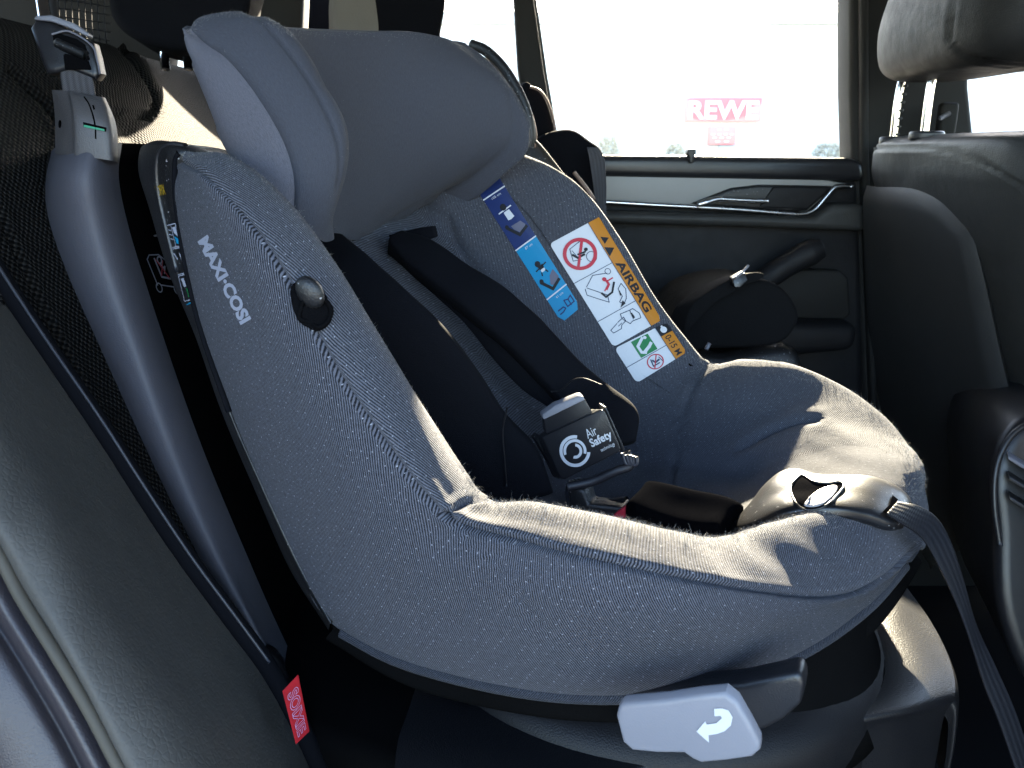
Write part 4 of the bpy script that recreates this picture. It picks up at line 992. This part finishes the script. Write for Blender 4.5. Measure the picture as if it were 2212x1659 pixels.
# --- printed maker name on the side
dn = Decal([(446, 508), (430, 518), (521, 702), (541, 694)], [tree_all], .0005)
dn = Decal([(450, 506), (545, 688), (521, 702), (428, 522)], [tree_all], .0005)
put('brand_lettering', dn, [txt('MAXI\u00b7COSI', 0, 0, 1, 1, bold=.045)], M['logo'], cs, 0, .06)

# --- labels on the far wall --------------------------------------------------------------------
dl = Decal([(1187, 527), (1293, 470), (1428, 692), (1325, 750)], [tree_all], .0010)
A2 = 2.2     # label length / width
lab = put('airbag_label', dl, [rrect(0, 0, 1, 1, .08, .035)], M['white'], cs, 0, .05)
put('orange_band', dl, [[(.78, .0), (1, .0), (1, .96), (.97, 1), (.78, 1)]], M['orange'], lab, 1, .05)
put('lettering', dl, [txt('AIRBAG', .815, .40, .965, .885, rot=1, bold=.03), [(.80, .24), (.80, .33), (.95, .285)], [(.84, .15), (.84, .22), (.96, .19)]], M['ink'], lab, 2, .08)
put('rule', dl, line([(0, .385), (.78, .385)], .012, A2) + line([(0, .755), (.78, .755)], .012, A2) + line([(.78, 0), (.78, 1)], .010, A2), M['inkblue'], lab, 2, .08)
ringo = ell(.37, .195, .30, .30 / A2, 40); ringi = ell(.37, .195, .235, .235 / A2, 40)
put('ban_sign', dl, [np.array([ringo[i], ringo[i + 1], ringi[i + 1], ringi[i]]) for i in range(39)] + line([(.52, .105), (.22, .285)], .05, A2), M['red'], lab, 3, .1)
pk = line([(.50, .10), (.26, .12), (.20, .22), (.34, .24)], .014, A2) + line([(.28, .14), (.30, .20)], .012, A2) + line(list(map(tuple, ell(.52, .26, .09, .045, 14))), .012, A2) 
pk += line([(.12, .47), (.09, .52), (.36, .66), (.40, .60), (.16, .47)], .014, A2) + line([(.16, .46), (.36, .40), (.60, .44)], .014, A2) + line(list(map(tuple, ell(.63, .43, .05, .024, 14))), .012, A2)
pk += line([(.62, .60), (.72, .57), (.74, .63), (.66, .70), (.58, .73), (.52, .70), (.62, .67), (.62, .60)], .014, A2)
pk += line([(.30, .84), (.44, .825), (.44, .86), (.34, .875), (.30, .90), (.14, .90), (.12, .87), (.28, .845)], .014, A2) + line([(.36, .86), (.28, .87)], .012, A2)
pk += line([(.42, .79), (.60, .80), (.66, .80), (.72, .86), (.70, .90), (.54, .89), (.48, .90), (.40, .83), (.42, .79)], .014, A2) + line([(.60, .80), (.57, .88)], .014, A2)
put('pictogram', dl, pk, M['inkblue'], lab, 2, .1)
pk = line([(.25, .175), (.30, .215), (.43, .215)], .04, A2) + [ell(.50, .185, .035, .016, 12)] + line([(.33, .19), (.47, .20)], .03, A2)
pk += line([(.33, .565), (.36, .61), (.50, .60), (.62, .535)], .035, A2) + [[(.58, .70), (.48, .745), (.60, .735)]] + line([(.60, .655), (.62, .62)], .022, A2)
pk += [txt('i', .575, .825, .615, .875, bold=.03)]
put('pictogram', dl, pk, M['ink'], lab, 3, .1)
put('child_figure', dl, [ell(.50, .475, .040, .019, 12)] + line([(.52, .495), (.52, .53), (.44, .555)], .045, A2) + line([(.52, .50), (.64, .497)], .025, A2) + line([(.46, .545), (.40, .56)], .025, A2), M['red'], lab, 3, .1)
# lower label
d2 = Decal([(1327, 753), (1439, 697), (1482, 762), (1375, 828)], [tree_all], .0010)
A3 = .62
l2 = put('age_label', d2, [rrect(0, 0, 1, 1, .08, .12)], M['white'], cs, 0, .08)
put('orange_band', d2, [[(.78, .28), (1, .28), (1, .92), (.96, 1), (.78, 1)]], M['orange'], l2, 1, .08)
put('black_corner', d2, [[(.78, .28), (.78, 0), (.95, 0), (1, .05), (1, .28)]], M['ink'], l2, 1, .08)
put('green_square', d2, [[(.30, .04), (.62, .04), (.62, .52), (.30, .52)]], M['green'], l2, 1, .08)
put('lettering', d2, [txt('0-15 M', .83, .33, .94, .94, rot=1, bold=.015)], M['ink'], l2, 2, .08)
put('face', d2, [ell(.885, .145, .055, .09, 16)] + [ell(.885, .04, .02, .03, 8)], M['white'], l2, 2, .08)
put('pictogram', d2, line([(.50, .08), (.36, .22), (.36, .40), (.42, .46)], .045, A3) + line([(.42, .42), (.52, .36), (.58, .30)], .05, A3) + [ell(.54, .10, .03, .045, 10)], M['white'], l2, 2, .08)
ro, ri = ell(.47, .78, .145, .20, 30), ell(.47, .78, .125, .173, 30)
put('ban_sign', d2, [np.array([ro[i], ro[i + 1], ri[i + 1], ri[i]]) for i in range(29)] + line([(.54, .64), (.40, .92)], .018, A3), M['red'], l2, 2, .08)
put('pictogram', d2, line([(.42, .68), (.40, .86), (.52, .86)], .02, A3) + line([(.44, .72), (.46, .80), (.54, .78)], .03, A3) + line([(.56, .72), (.58, .86)], .014, A3) + line([(0, .55), (.78, .55)], .010, A3) + line([(.78, 0), (.78, 1)], .010, A3), M['inkblue'], l2, 2, .08)
# blue height label
d3 = Decal([(1026, 404), (1072, 374), (1254, 664), (1213, 698)], [tree_all], .0010)
A4 = 6.2
l3 = put('height_label', d3, [[(0, 0), (1, 0), (1, .47), (0, .47)]], M['navy'], cs, 0, .05)
c3 = put('cyan_field', d3, [[(0, .47), (1, .47), (1, .955), (.85, 1), (.15, 1), (0, .955)]], M['cyan'], l3, 0, .05)
put('rule', d3, line([(0, .10), (1, .10)], .05, A4) + line([(0, .47), (1, .47)], .05, A4) + line([(0, .83), (1, .83)], .05, A4), M['white'], l3, 1, .1)
put('lettering', d3, [txt('105 cm', .30, .115, .72, .13), txt('87 cm', .36, .488, .70, .503), txt('61 cm', .36, .848, .70, .863)], M['white'], l3, 1, .1)
put('child_figure', d3, [[(.40, .235), (.66, .235), (.70, .29), (.52, .295), (.40, .29)]] + line([(.22, .225), (.80, .222)], .05, A4) + [[(.42, .66), (.60, .66), (.60, .678), (.42, .678)]], M['white'], l3, 1, .1)
put('child_figure', d3, [ell(.50, .205, .13, .022, 14), ell(.44, .62, .12, .02, 14), [(.38, .635), (.62, .635), (.60, .66), (.40, .66)]] + line([(.24, .652), (.76, .640)], .05, A4) + line([(.40, .678), (.36, .695)], .05, A4) + line([(.60, .678), (.64, .695)], .05, A4), M['ink'], l3, 2, .1)
put('seat_figure', d3, [[(.36, .33), (.80, .335), (.90, .37), (.62, .41), (.40, .36)], [(.62, .72), (.86, .70), (.92, .76), (.60, .79), (.45, .77)]], M['inkgrey'], l3, 1, .1)
put('seat_figure', d3, line([(.18, .325), (.48, .405), (.90, .385)], .12, A4) + line([(.16, .725), (.44, .80), (.86, .775)], .12, A4) + [ell(.20, .722, .09, .016, 10), ell(.20, .322, .08, .014, 10)], M['ink'], l3, 2, .1)
put('book_mark', d3, line([(.56, .90), (.56, .945), (.90, .945), (.90, .90), (.73, .91), (.56, .90)], .05, A4) + line([(.73, .91), (.73, .95)], .05, A4) + line([(.14, .93), (.40, .93), (.46, .945), (.30, .955), (.14, .955)], .05, A4), M['navy'], l3, 2, .1)
# stickers down the black shell edge
bs = bvh(shell)
d4 = Decal([(330, 400), (352, 398), (440, 700), (412, 704)], [bs], .0006)
d4 = Decal([(336, 402), (360, 396), (438, 716), (412, 722)], [bs], .0008)
sk = put('shell_sticker', d4, [txt('ISOFIX', .0, .0, .80, .07, bold=.02)], M['yellow'], shell, 0, .1)
A5 = 8
fr_ = []
for y0, y1 in ((.27, .42), (.43, .60), (.61, .78)):
    fr_ += line([(.22, y0), (.98, y0), (.98, y1), (.22, y1), (.22, y0)], .05, A5)
fr_ += line([(.58, .28), (.58, .42)], .04, A5)
put('sticker_frame', d4, fr_, M['logo'], shell, 0, .1)
put('sticker_picture', d4, [[(.64, .29), (.92, .29), (.94, .36), (.70, .33)], [(.70, .46), (.90, .50), (.94, .57), (.80, .57)], [(.35, .63), (.60, .63), (.64, .69), (.45, .69)]] + line([(.3, .30), (.5, .31)], .05, A5) + line([(.3, .33), (.5, .34)], .05, A5) + line([(.3, .36), (.5, .37)], .05, A5) + line([(.3, .46), (.46, .50)], .08, A5), M['logo'], shell, 0, .1)
put('sticker_picture', d4, [[(.66, .35), (.90, .37), (.92, .41), (.70, .40)], [(.3, .80), (.9, .79), (.9, .80), (.3, .81)]], M['cyan'], shell, 0, .1)
put('sticker_picture', d4, [[(.60, .70), (.82, .70), (.82, .76), (.62, .76)]], M['green'], shell, 0, .1)

# --- base: support panel, turntable, foot, lever -------------------------------------------------
ar = [[(104, 332), (135, 310), (195, 305), (245, 308), (330, 312), (440, 322)],
      [(93, 400), (112, 378), (165, 380), (232, 384), (340, 385), (470, 385)],
      [(95, 480), (110, 480), (176, 488), (250, 490), (370, 490), (500, 470)],
      [(128, 620), (144, 620), (215, 622), (290, 622), (410, 620), (540, 600)],
      [(185, 762), (202, 762), (268, 762), (338, 762), (450, 760), (570, 740)],
      [(243, 900), (258, 900), (320, 900), (386, 900), (500, 900), (620, 880)],
      [(302, 1025), (316, 1025), (371, 1025), (434, 1025), (550, 1025), (680, 1010)],
      [(398, 1190), (410, 1190), (454, 1190), (504, 1190), (620, 1190), (740, 1180)],
      [(497, 1335), (508, 1335), (537, 1335), (570, 1335), (680, 1340), (800, 1330)],
      [(590, 1470), (600, 1470), (612, 1470), (640, 1475), (740, 1480), (860, 1470)],
      [(680, 1620), (690, 1620), (700, 1620), (720, 1625), (800, 1630), (920, 1640)]]
al = [-.13, -.165, -.175, -.150, -.055, .06]
P = dense(np.array([[PL(u, v, l + (.02 if i == 0 and k < 4 else 0)) for k, ((u, v), l) in enumerate(zip(r, al))] for i, r in enumerate(ar)]), 8, 8)
Pa, Pb = P[:, :27], P[:, 26:]
panel = mk('support_panel', Pa.reshape(-1, 3), gfaces(*Pa.shape[:2]), M['arm'], cs)
recess = mk('shaded_support_recess', Pb.reshape(-1, 3), gfaces(*Pb.shape[:2]), M['deep'], cs)  # inner part of the same panel, coloured black to stand for shade
tp = bvh(recess); panel = recess
d5 = Decal([(310, 552), (368, 550), (385, 640), (322, 628)], [tp], .0015)
put('pictogram', d5, line([(.05, .12), (.15, .0), (.5, .0), (.95, .30), (1, .62)], .03) + line([(.05, .12), (.28, .82)], .03) + line([(.40, .80), (.85, .80)], .03) + line(list(map(tuple, ell(.32, .88, .1, .12, 14))), .03) + line(list(map(tuple, ell(.95, .84, .1, .12, 14))), .03) + line([(.32, .10), (.48, .58), (.78, .60)], .05) + line(list(map(tuple, ell(.50, .14, .08, .09, 12))), .04) + line([(.52, .25), (.60, .34), (.66, .30), (.60, .48)], .04), M['logo'], panel, 0, .1)
put('cross', d5, line([(.34, .12), (.74, .60)], .03) + line([(.60, .16), (.46, .56)], .03), M['red'], panel, 1, .1)
box('latch', PL(324, 512, -.09), (.012, .012, .005), M['lightgrey'], panel, .001)
for k in range(4): tube('buckle_strap', [PL(290 + 9 * k, 440, -.085), PL(296 + 9 * k, 480, -.087), PL(303 + 9 * k, 515, -.09)], .0016, M['web'], panel, seg=6, k=3)
def ring_solid(name, c, prof, mat, par, seg=72):
    V = []
    for r, z in prof:
        for k in range(seg): a = 2 * math.pi * k / seg; V.append(c + np.array([r * math.cos(a), r * math.sin(a), z]))
    n_ = len(prof); F = gfaces(n_, seg, False, True) + [tuple(range(seg)), tuple((n_ - 1) * seg + j for j in range(seg))[::-1]]
    return mk(name, V, F, mat, par)
tc = LOC(-.175, .0, -.42)
ring_solid('turntable', tc, [(.188, -.03), (.190, .03), (.186, .042), (.176, .049), (.16, .055), (.13, .07)], M['ring'], cs)
ring_solid('pedestal', tc + .045 * FV, [(.150, 0), (.146, .03), (.134, .055), (.128, .10), (.130, .115)], M['deep'], cs)
tray = [LOC(f, l, -.48) for f, l in ((-.60, -.205), (-.20, -.215), (-.12, -.205), (-.06, -.14), (-.04, 0), (-.06, .14), (-.12, .20), (-.60, .20))]
slab('base_tray', tray, (0, 0, .05), M['deep'], cs, .015)
slab('unseen_sun_block', [LOC(f, .195, z) for f, z in ((-.74, -.48), (-.06, -.48), (-.02, -.30), (-.30, -.16), (-.55, -.04), (-.74, .0))], .02 * LV, M['deep'], cs, .004)  # added wall, out of view, stops sun passing under the seat
foot = [[(1900, 1190, .10), (1880, 1250, .02), (1800, 1300, -.02), (1600, 1360, -.05), (1300, 1470, -.08), (900, 1480, -.10)],
        [(1958, 1268, .075), (1922, 1312, .0), (1828, 1370, -.035), (1610, 1425, -.07), (1305, 1520, -.10), (880, 1540, -.13)],
        [(2008, 1338, .055), (1950, 1382, -.02), (1845, 1432, -.055), (1625, 1485, -.09), (1315, 1575, -.125), (860, 1600, -.16)],
        [(2043, 1405, .030), (1972, 1442, -.035), (1856, 1484, -.07), (1640, 1535, -.11), (1330, 1620, -.15), (850, 1680, -.185)],
        [(2062, 1465, .005), (1982, 1496, -.05), (1862, 1530, -.085), (1652, 1574, -.125), (1345, 1650, -.165), (840, 1740, -.20)],
        [(2060, 1512, -.018), (1975, 1534, -.062), (1858, 1558, -.095), (1656, 1598, -.135), (1350, 1672, -.175), (835, 1780, -.21)],
        [(2040, 1545, -.03), (1965, 1562, -.066), (1856, 1582, -.098), (1656, 1622, -.138), (1352, 1700, -.178), (835, 1830, -.21)],
        [(2040, 1640, -.03), (1965, 1680, -.066), (1856, 1720, -.098), (1656, 1780, -.138), (1352, 1860, -.178), (835, 1990, -.21)]]
FC = [[.893, .905, .912, .914, .914, .914], [.896, .910, .915, .916, .916, .916], [.898, .912, .917, .918, .918, .918], [.899, .913, .918, .919, .919, .919],
      [.899, .913, .918, .919, .919, .919], [.896, .910, .915, .917, .917, .917], [.880, .896, .902, .905, .905, .905]]
fp = [[HP(u, v, (0, 0, 1), c - .102) for (u, v, l), c in zip(r, cs_)] for r, cs_ in zip(foot[:7], FC)]
for dz_ in (.04, .10): fp.append([p + np.array([0, 0, -dz_]) + .004 * LV for p in fp[6]])
P = dense(np.array(fp), 8, 8)
N_ = mk('foot', P.reshape(-1, 3), gfaces(*P.shape[:2]), M['footplastic'], cs)
P0 = P[:, 0]; G = np.array([[p - (0, 0, 0), p + .004 * FV - (0, 0, .01), p + .006 * FV - (0, 0, .05), p + .004 * FV - (0, 0, .10)] for p in P0[:49]])
G = dense(G, 1, 4); mk('foot_side', G.reshape(-1, 3), gfaces(*G.shape[:2]), M['footplastic'], cs)
LVL = -.240
lv = [(1330, 1550), (1335, 1531), (1344, 1523), (1438, 1516), (1510, 1505), (1566, 1500), (1592, 1521), (1620, 1569), (1640, 1607), (1641, 1624), (1625, 1638), (1570, 1646), (1515, 1651), (1496, 1643), (1478, 1630), (1419, 1629), (1366, 1624), (1344, 1605)]
lever = slab('swivel_lever', [PL(u, v, LVL) for u, v in lv], .008 * LV + .003 * ZV, M['lightgrey'], cs, .0025, 4)
dlv = Decal([(0, 0), (1, 0), (1, 1), (0, 1)], [bvh(lever)], .0005); dlv.pix = lambda a, b: np.array([a, b])
ar_ = [(1505, 1579), (1524, 1557), (1527, 1564), (1548, 1561), (1560, 1550), (1557, 1545), (1544, 1546), (1543, 1530), (1560, 1529), (1574, 1533), (1583, 1548), (1579, 1566), (1566, 1578), (1550, 1584), (1531, 1587), (1532, 1603)]
put('arrow', dlv, [ar_], M['white'], lever, 0, 12)
slab('lever_housing', [PL(u, v, -.19) for u, v in ((1340, 1500), (1600, 1478), (1725, 1452), (1738, 1478), (1730, 1525), (1690, 1560), (1650, 1580), (1350, 1600))], .02 * LV, M['satin'], cs, .008)
tube('base_cable', [PL(u, v, -.17) for u, v in ((640, 1560), (680, 1600), (720, 1640), (790, 1668), (880, 1690))], .006, M['blackgloss'], cs, seg=10)
tube('base_hook', [PL(u, v, -.175) for u, v in ((520, 1400), (560, 1412), (585, 1430), (600, 1470), (625, 1500), (660, 1540))], .010, M['blackgloss'], cs, seg=12)

# ================================================================== RED TAG, TOP BUCKLE
tagp = [(616, 1496), (640, 1459), (648, 1477), (664, 1560), (667, 1580), (655, 1600), (638, 1607), (630, 1560)]
tag_ = thing('cloth_tag', tuple(PL(640, 1530, -.19)), 'small red cloth tag with pale outlined letters, low beside the leather bolster', 'tag')
tq = [PD(610, 1493, .565), PD(642, 1459, .572), PD(666, 1582, .565), PD(639, 1608, .555)]
tg_ = slab('cloth', tq, .0012 * LV, M['redcloth'], tag_, .0003)
dt = Decal([(615, 1500), (644, 1472), (664, 1578), (643, 1602)], [bvh(tg_)], .0004)
def outlined(s, x0, y0, x1, y1, wd):
    vs, fs = text_polys(s, .02); bm = bmesh.new(); vv = [bm.verts.new((p[0], p[1], 0)) for p in vs]
    for f in fs:
        try: bm.faces.new([vv[i] for i in f])
        except ValueError: pass
    bmesh.ops.remove_doubles(bm, verts=bm.verts, dist=1e-4)
    o = []
    for e in bm.edges:
        if len(e.link_faces) == 1:
            P_ = sub([(v.co.x, v.co.y) for v in e.verts], x0, y0, x1, y1, 1); o += line(P_, wd, 3.6)
    bm.free(); return o
put('outlined_lettering', dt, outlined('SOIXIE', .12, .06, .90, .94, .035), M['pinkthread'], tag_, 0, .3)

bk_ = thing('tether_buckle', tuple(PD(160, 250, .66)), 'black top tether with a square buckle above a grey tension indicator, left of the seat', 'buckle')
def B3(u, v, d=.66): return PD(u, v, d)
fbk = slab('buckle_frame', [B3(63, 60), B3(75, 42), B3(110, 45), B3(160, 70), B3(200, 92), B3(208, 120), B3(216, 158), B3(205, 172), B3(150, 150), B3(122, 158), B3(100, 160), B3(88, 135)], np.array([-.004, .022, 0]), M['satin'], bk_, .005, 4)
slab('top_plate', [B3(72, 42, .657), B3(76, 34, .657), B3(110, 32, .657), B3(160, 50, .657), B3(192, 72, .657), B3(190, 80, .657), B3(155, 62, .657), B3(110, 46, .657)], np.array([-.004, .016, 0]), M['lightgrey'], fbk, .002)
slab('window_recess', [B3(112, 72, .6585), B3(118, 69, .6585), B3(165, 84, .6585), B3(182, 96, .6585), B3(192, 128, .6585), B3(184, 132, .6585), B3(130, 108, .6585), B3(117, 98, .6585)], np.array([0, .002, 0]), M['recess'], fbk, .0006)
tube('roller', [B3(122, 92, .657), B3(150, 104, .657), B3(186, 120, .657)], .0038, M['black'], fbk, seg=10)
slab('slot', [B3(136, 118, .6585), B3(142, 115, .6585), B3(190, 132, .6585), B3(196, 150, .6585), B3(140, 150, .6585)], np.array([0, .002, 0]), M['recess'], fbk, .0006)
tube('edge', [B3(112, 74, .657), B3(150, 68, .657), B3(198, 98, .657), B3(210, 130, .657), B3(216, 160, .657)], .0009, M['grey'], fbk, seg=6)
strap('webbing', [B3(134, 140, .664), B3(131, 165, .664), B3(136, 200, .664), B3(140, 240, .665)], [B3(192, 140, .664), B3(200, 170, .664), B3(206, 205, .664), B3(208, 240, .665)], .0011, M['webgrey'], bk_, p=.25)
rows = []
for (v, dx, bulge) in ((196, 0, 0), (206, 2, .006), (225, 6, .011), (250, 10, .014), (280, 12, .014), (312, 12, .012), (335, 12, .01)):
    rows.append([B3(112 + dx * .6, v - 2, .672), B3(128 + dx * .8, v - 1, .664 - bulge * .4), B3(146 + dx, v, .662 - bulge), B3(155 + dx, v + 1, .657 - bulge), B3(200 + dx * 2.4, v + 10, .657 - bulge * .8), B3(222 + dx * 2.2, v + 14, .66 - bulge * .3), B3(228 + dx * 2.2, v + 16, .680)])
P = dense(np.array(rows), 6, 6)
ind = mk('tension_indicator', P.reshape(-1, 3), gfaces(*P.shape[:2]), M['indicator'], bk_)
bi = bvh(ind); di = Decal([(0, 0), (1, 0), (1, 1), (0, 1)], [bi], .0005); di.pix = lambda a, b: np.array([a, b])
put('indicator_slot', di, [[(180, 264), (230, 276), (229, 285), (181, 275)], [(199, 228), (203, 228), (206, 237), (202, 238)]], M['recess'], ind, 0, 10)
put('green_marker', di, [[(182, 270), (226, 280), (226, 284), (182, 275)]], M['greenmark'], ind, 1, 10)
tube('joint_line', [di.at(a, b, .0003) for a, b in ((182, 210), (192, 225), (201, 250), (206, 275), (207, 300))], .0006, M['recess'], ind, seg=6)
tube('screw', [di.at(130, 268, .0005), di.at(130, 268, -.002)], .0032, M['recess'], ind, seg=14, k=2)

# --- short fibres standing off the sunlit cover edges ------------------------------------------
def fibres(name, G, count, sel, mat, lmin=.0008, lmax=.0028, par=cs):
    N_ = normals(G); N_ = N_ * camsign(G, N_); a, b = G.shape[:2]; w_ = sel(px(G)).ravel(); w_ = w_ / w_.sum()
    idx = rng.choice(a * b, count, p=w_); V = []; F = []
    Gf, Nf = G.reshape(-1, 3), N_.reshape(-1, 3)
    for t_, i in enumerate(idx):
        i0, j0 = divmod(i, b); q1 = G[min(a - 1, i0 + 1), j0]; q2 = G[i0, min(b - 1, j0 + 1)]
        p = Gf[i] + (q1 - Gf[i]) * rng.rand() + (q2 - Gf[i]) * rng.rand()
        d = Nf[i] + rng.normal(size=3) * .55 + ZV * .3; d /= np.linalg.norm(d); L_ = rng.uniform(lmin, lmax) * (1 + (rng.rand() > .97) * 1.2)
        c = rng.normal(size=3) * .35; mid = p + d * L_ * .5; tip = p + (d + c) * L_; wv = np.cross(d, rng.normal(size=3)); wv /= np.linalg.norm(wv); wv *= .00006
        o = len(V); V += [p - wv, p + wv, mid + wv, mid - wv, tip]; F += [(o, o + 1, o + 2, o + 3), (o + 3, o + 2, o + 4)]
    return mk(name, V, F, mat, par, False)
M['fibre'] = flat('textile_fibre', (.22, .21, .20), .8)
crestline = cr(np.array([c[:2] for _, _, c in S], float), 6)
def near_crest(q): return (np.exp(-(pdist(q, crestline) / 24) ** 2) + .012) * (.12 + (q[..., 0] > 1000))
fb_ = fibres('fabric_fuzz', B[:, J(4):J(9)], 34000, near_crest, M['fibre']); fb_['kind'] = 'stuff'
headedge = cr(np.array([(407, 62), (450, 28), (540, 24), (614, 56), (704, 66), (800, 69), (902, 68), (960, 78), (1018, 92), (1067, 141), (1106, 200), (1140, 262), (1140, 320), (1100, 367)], float), 6)
fh_ = fibres('fabric_fuzz', Hd, 3500, lambda q: np.exp(-(pdist(q, headedge) / 12) ** 2) + .002, M['fibre'], .0005, .0016, head); fh_['kind'] = 'stuff'
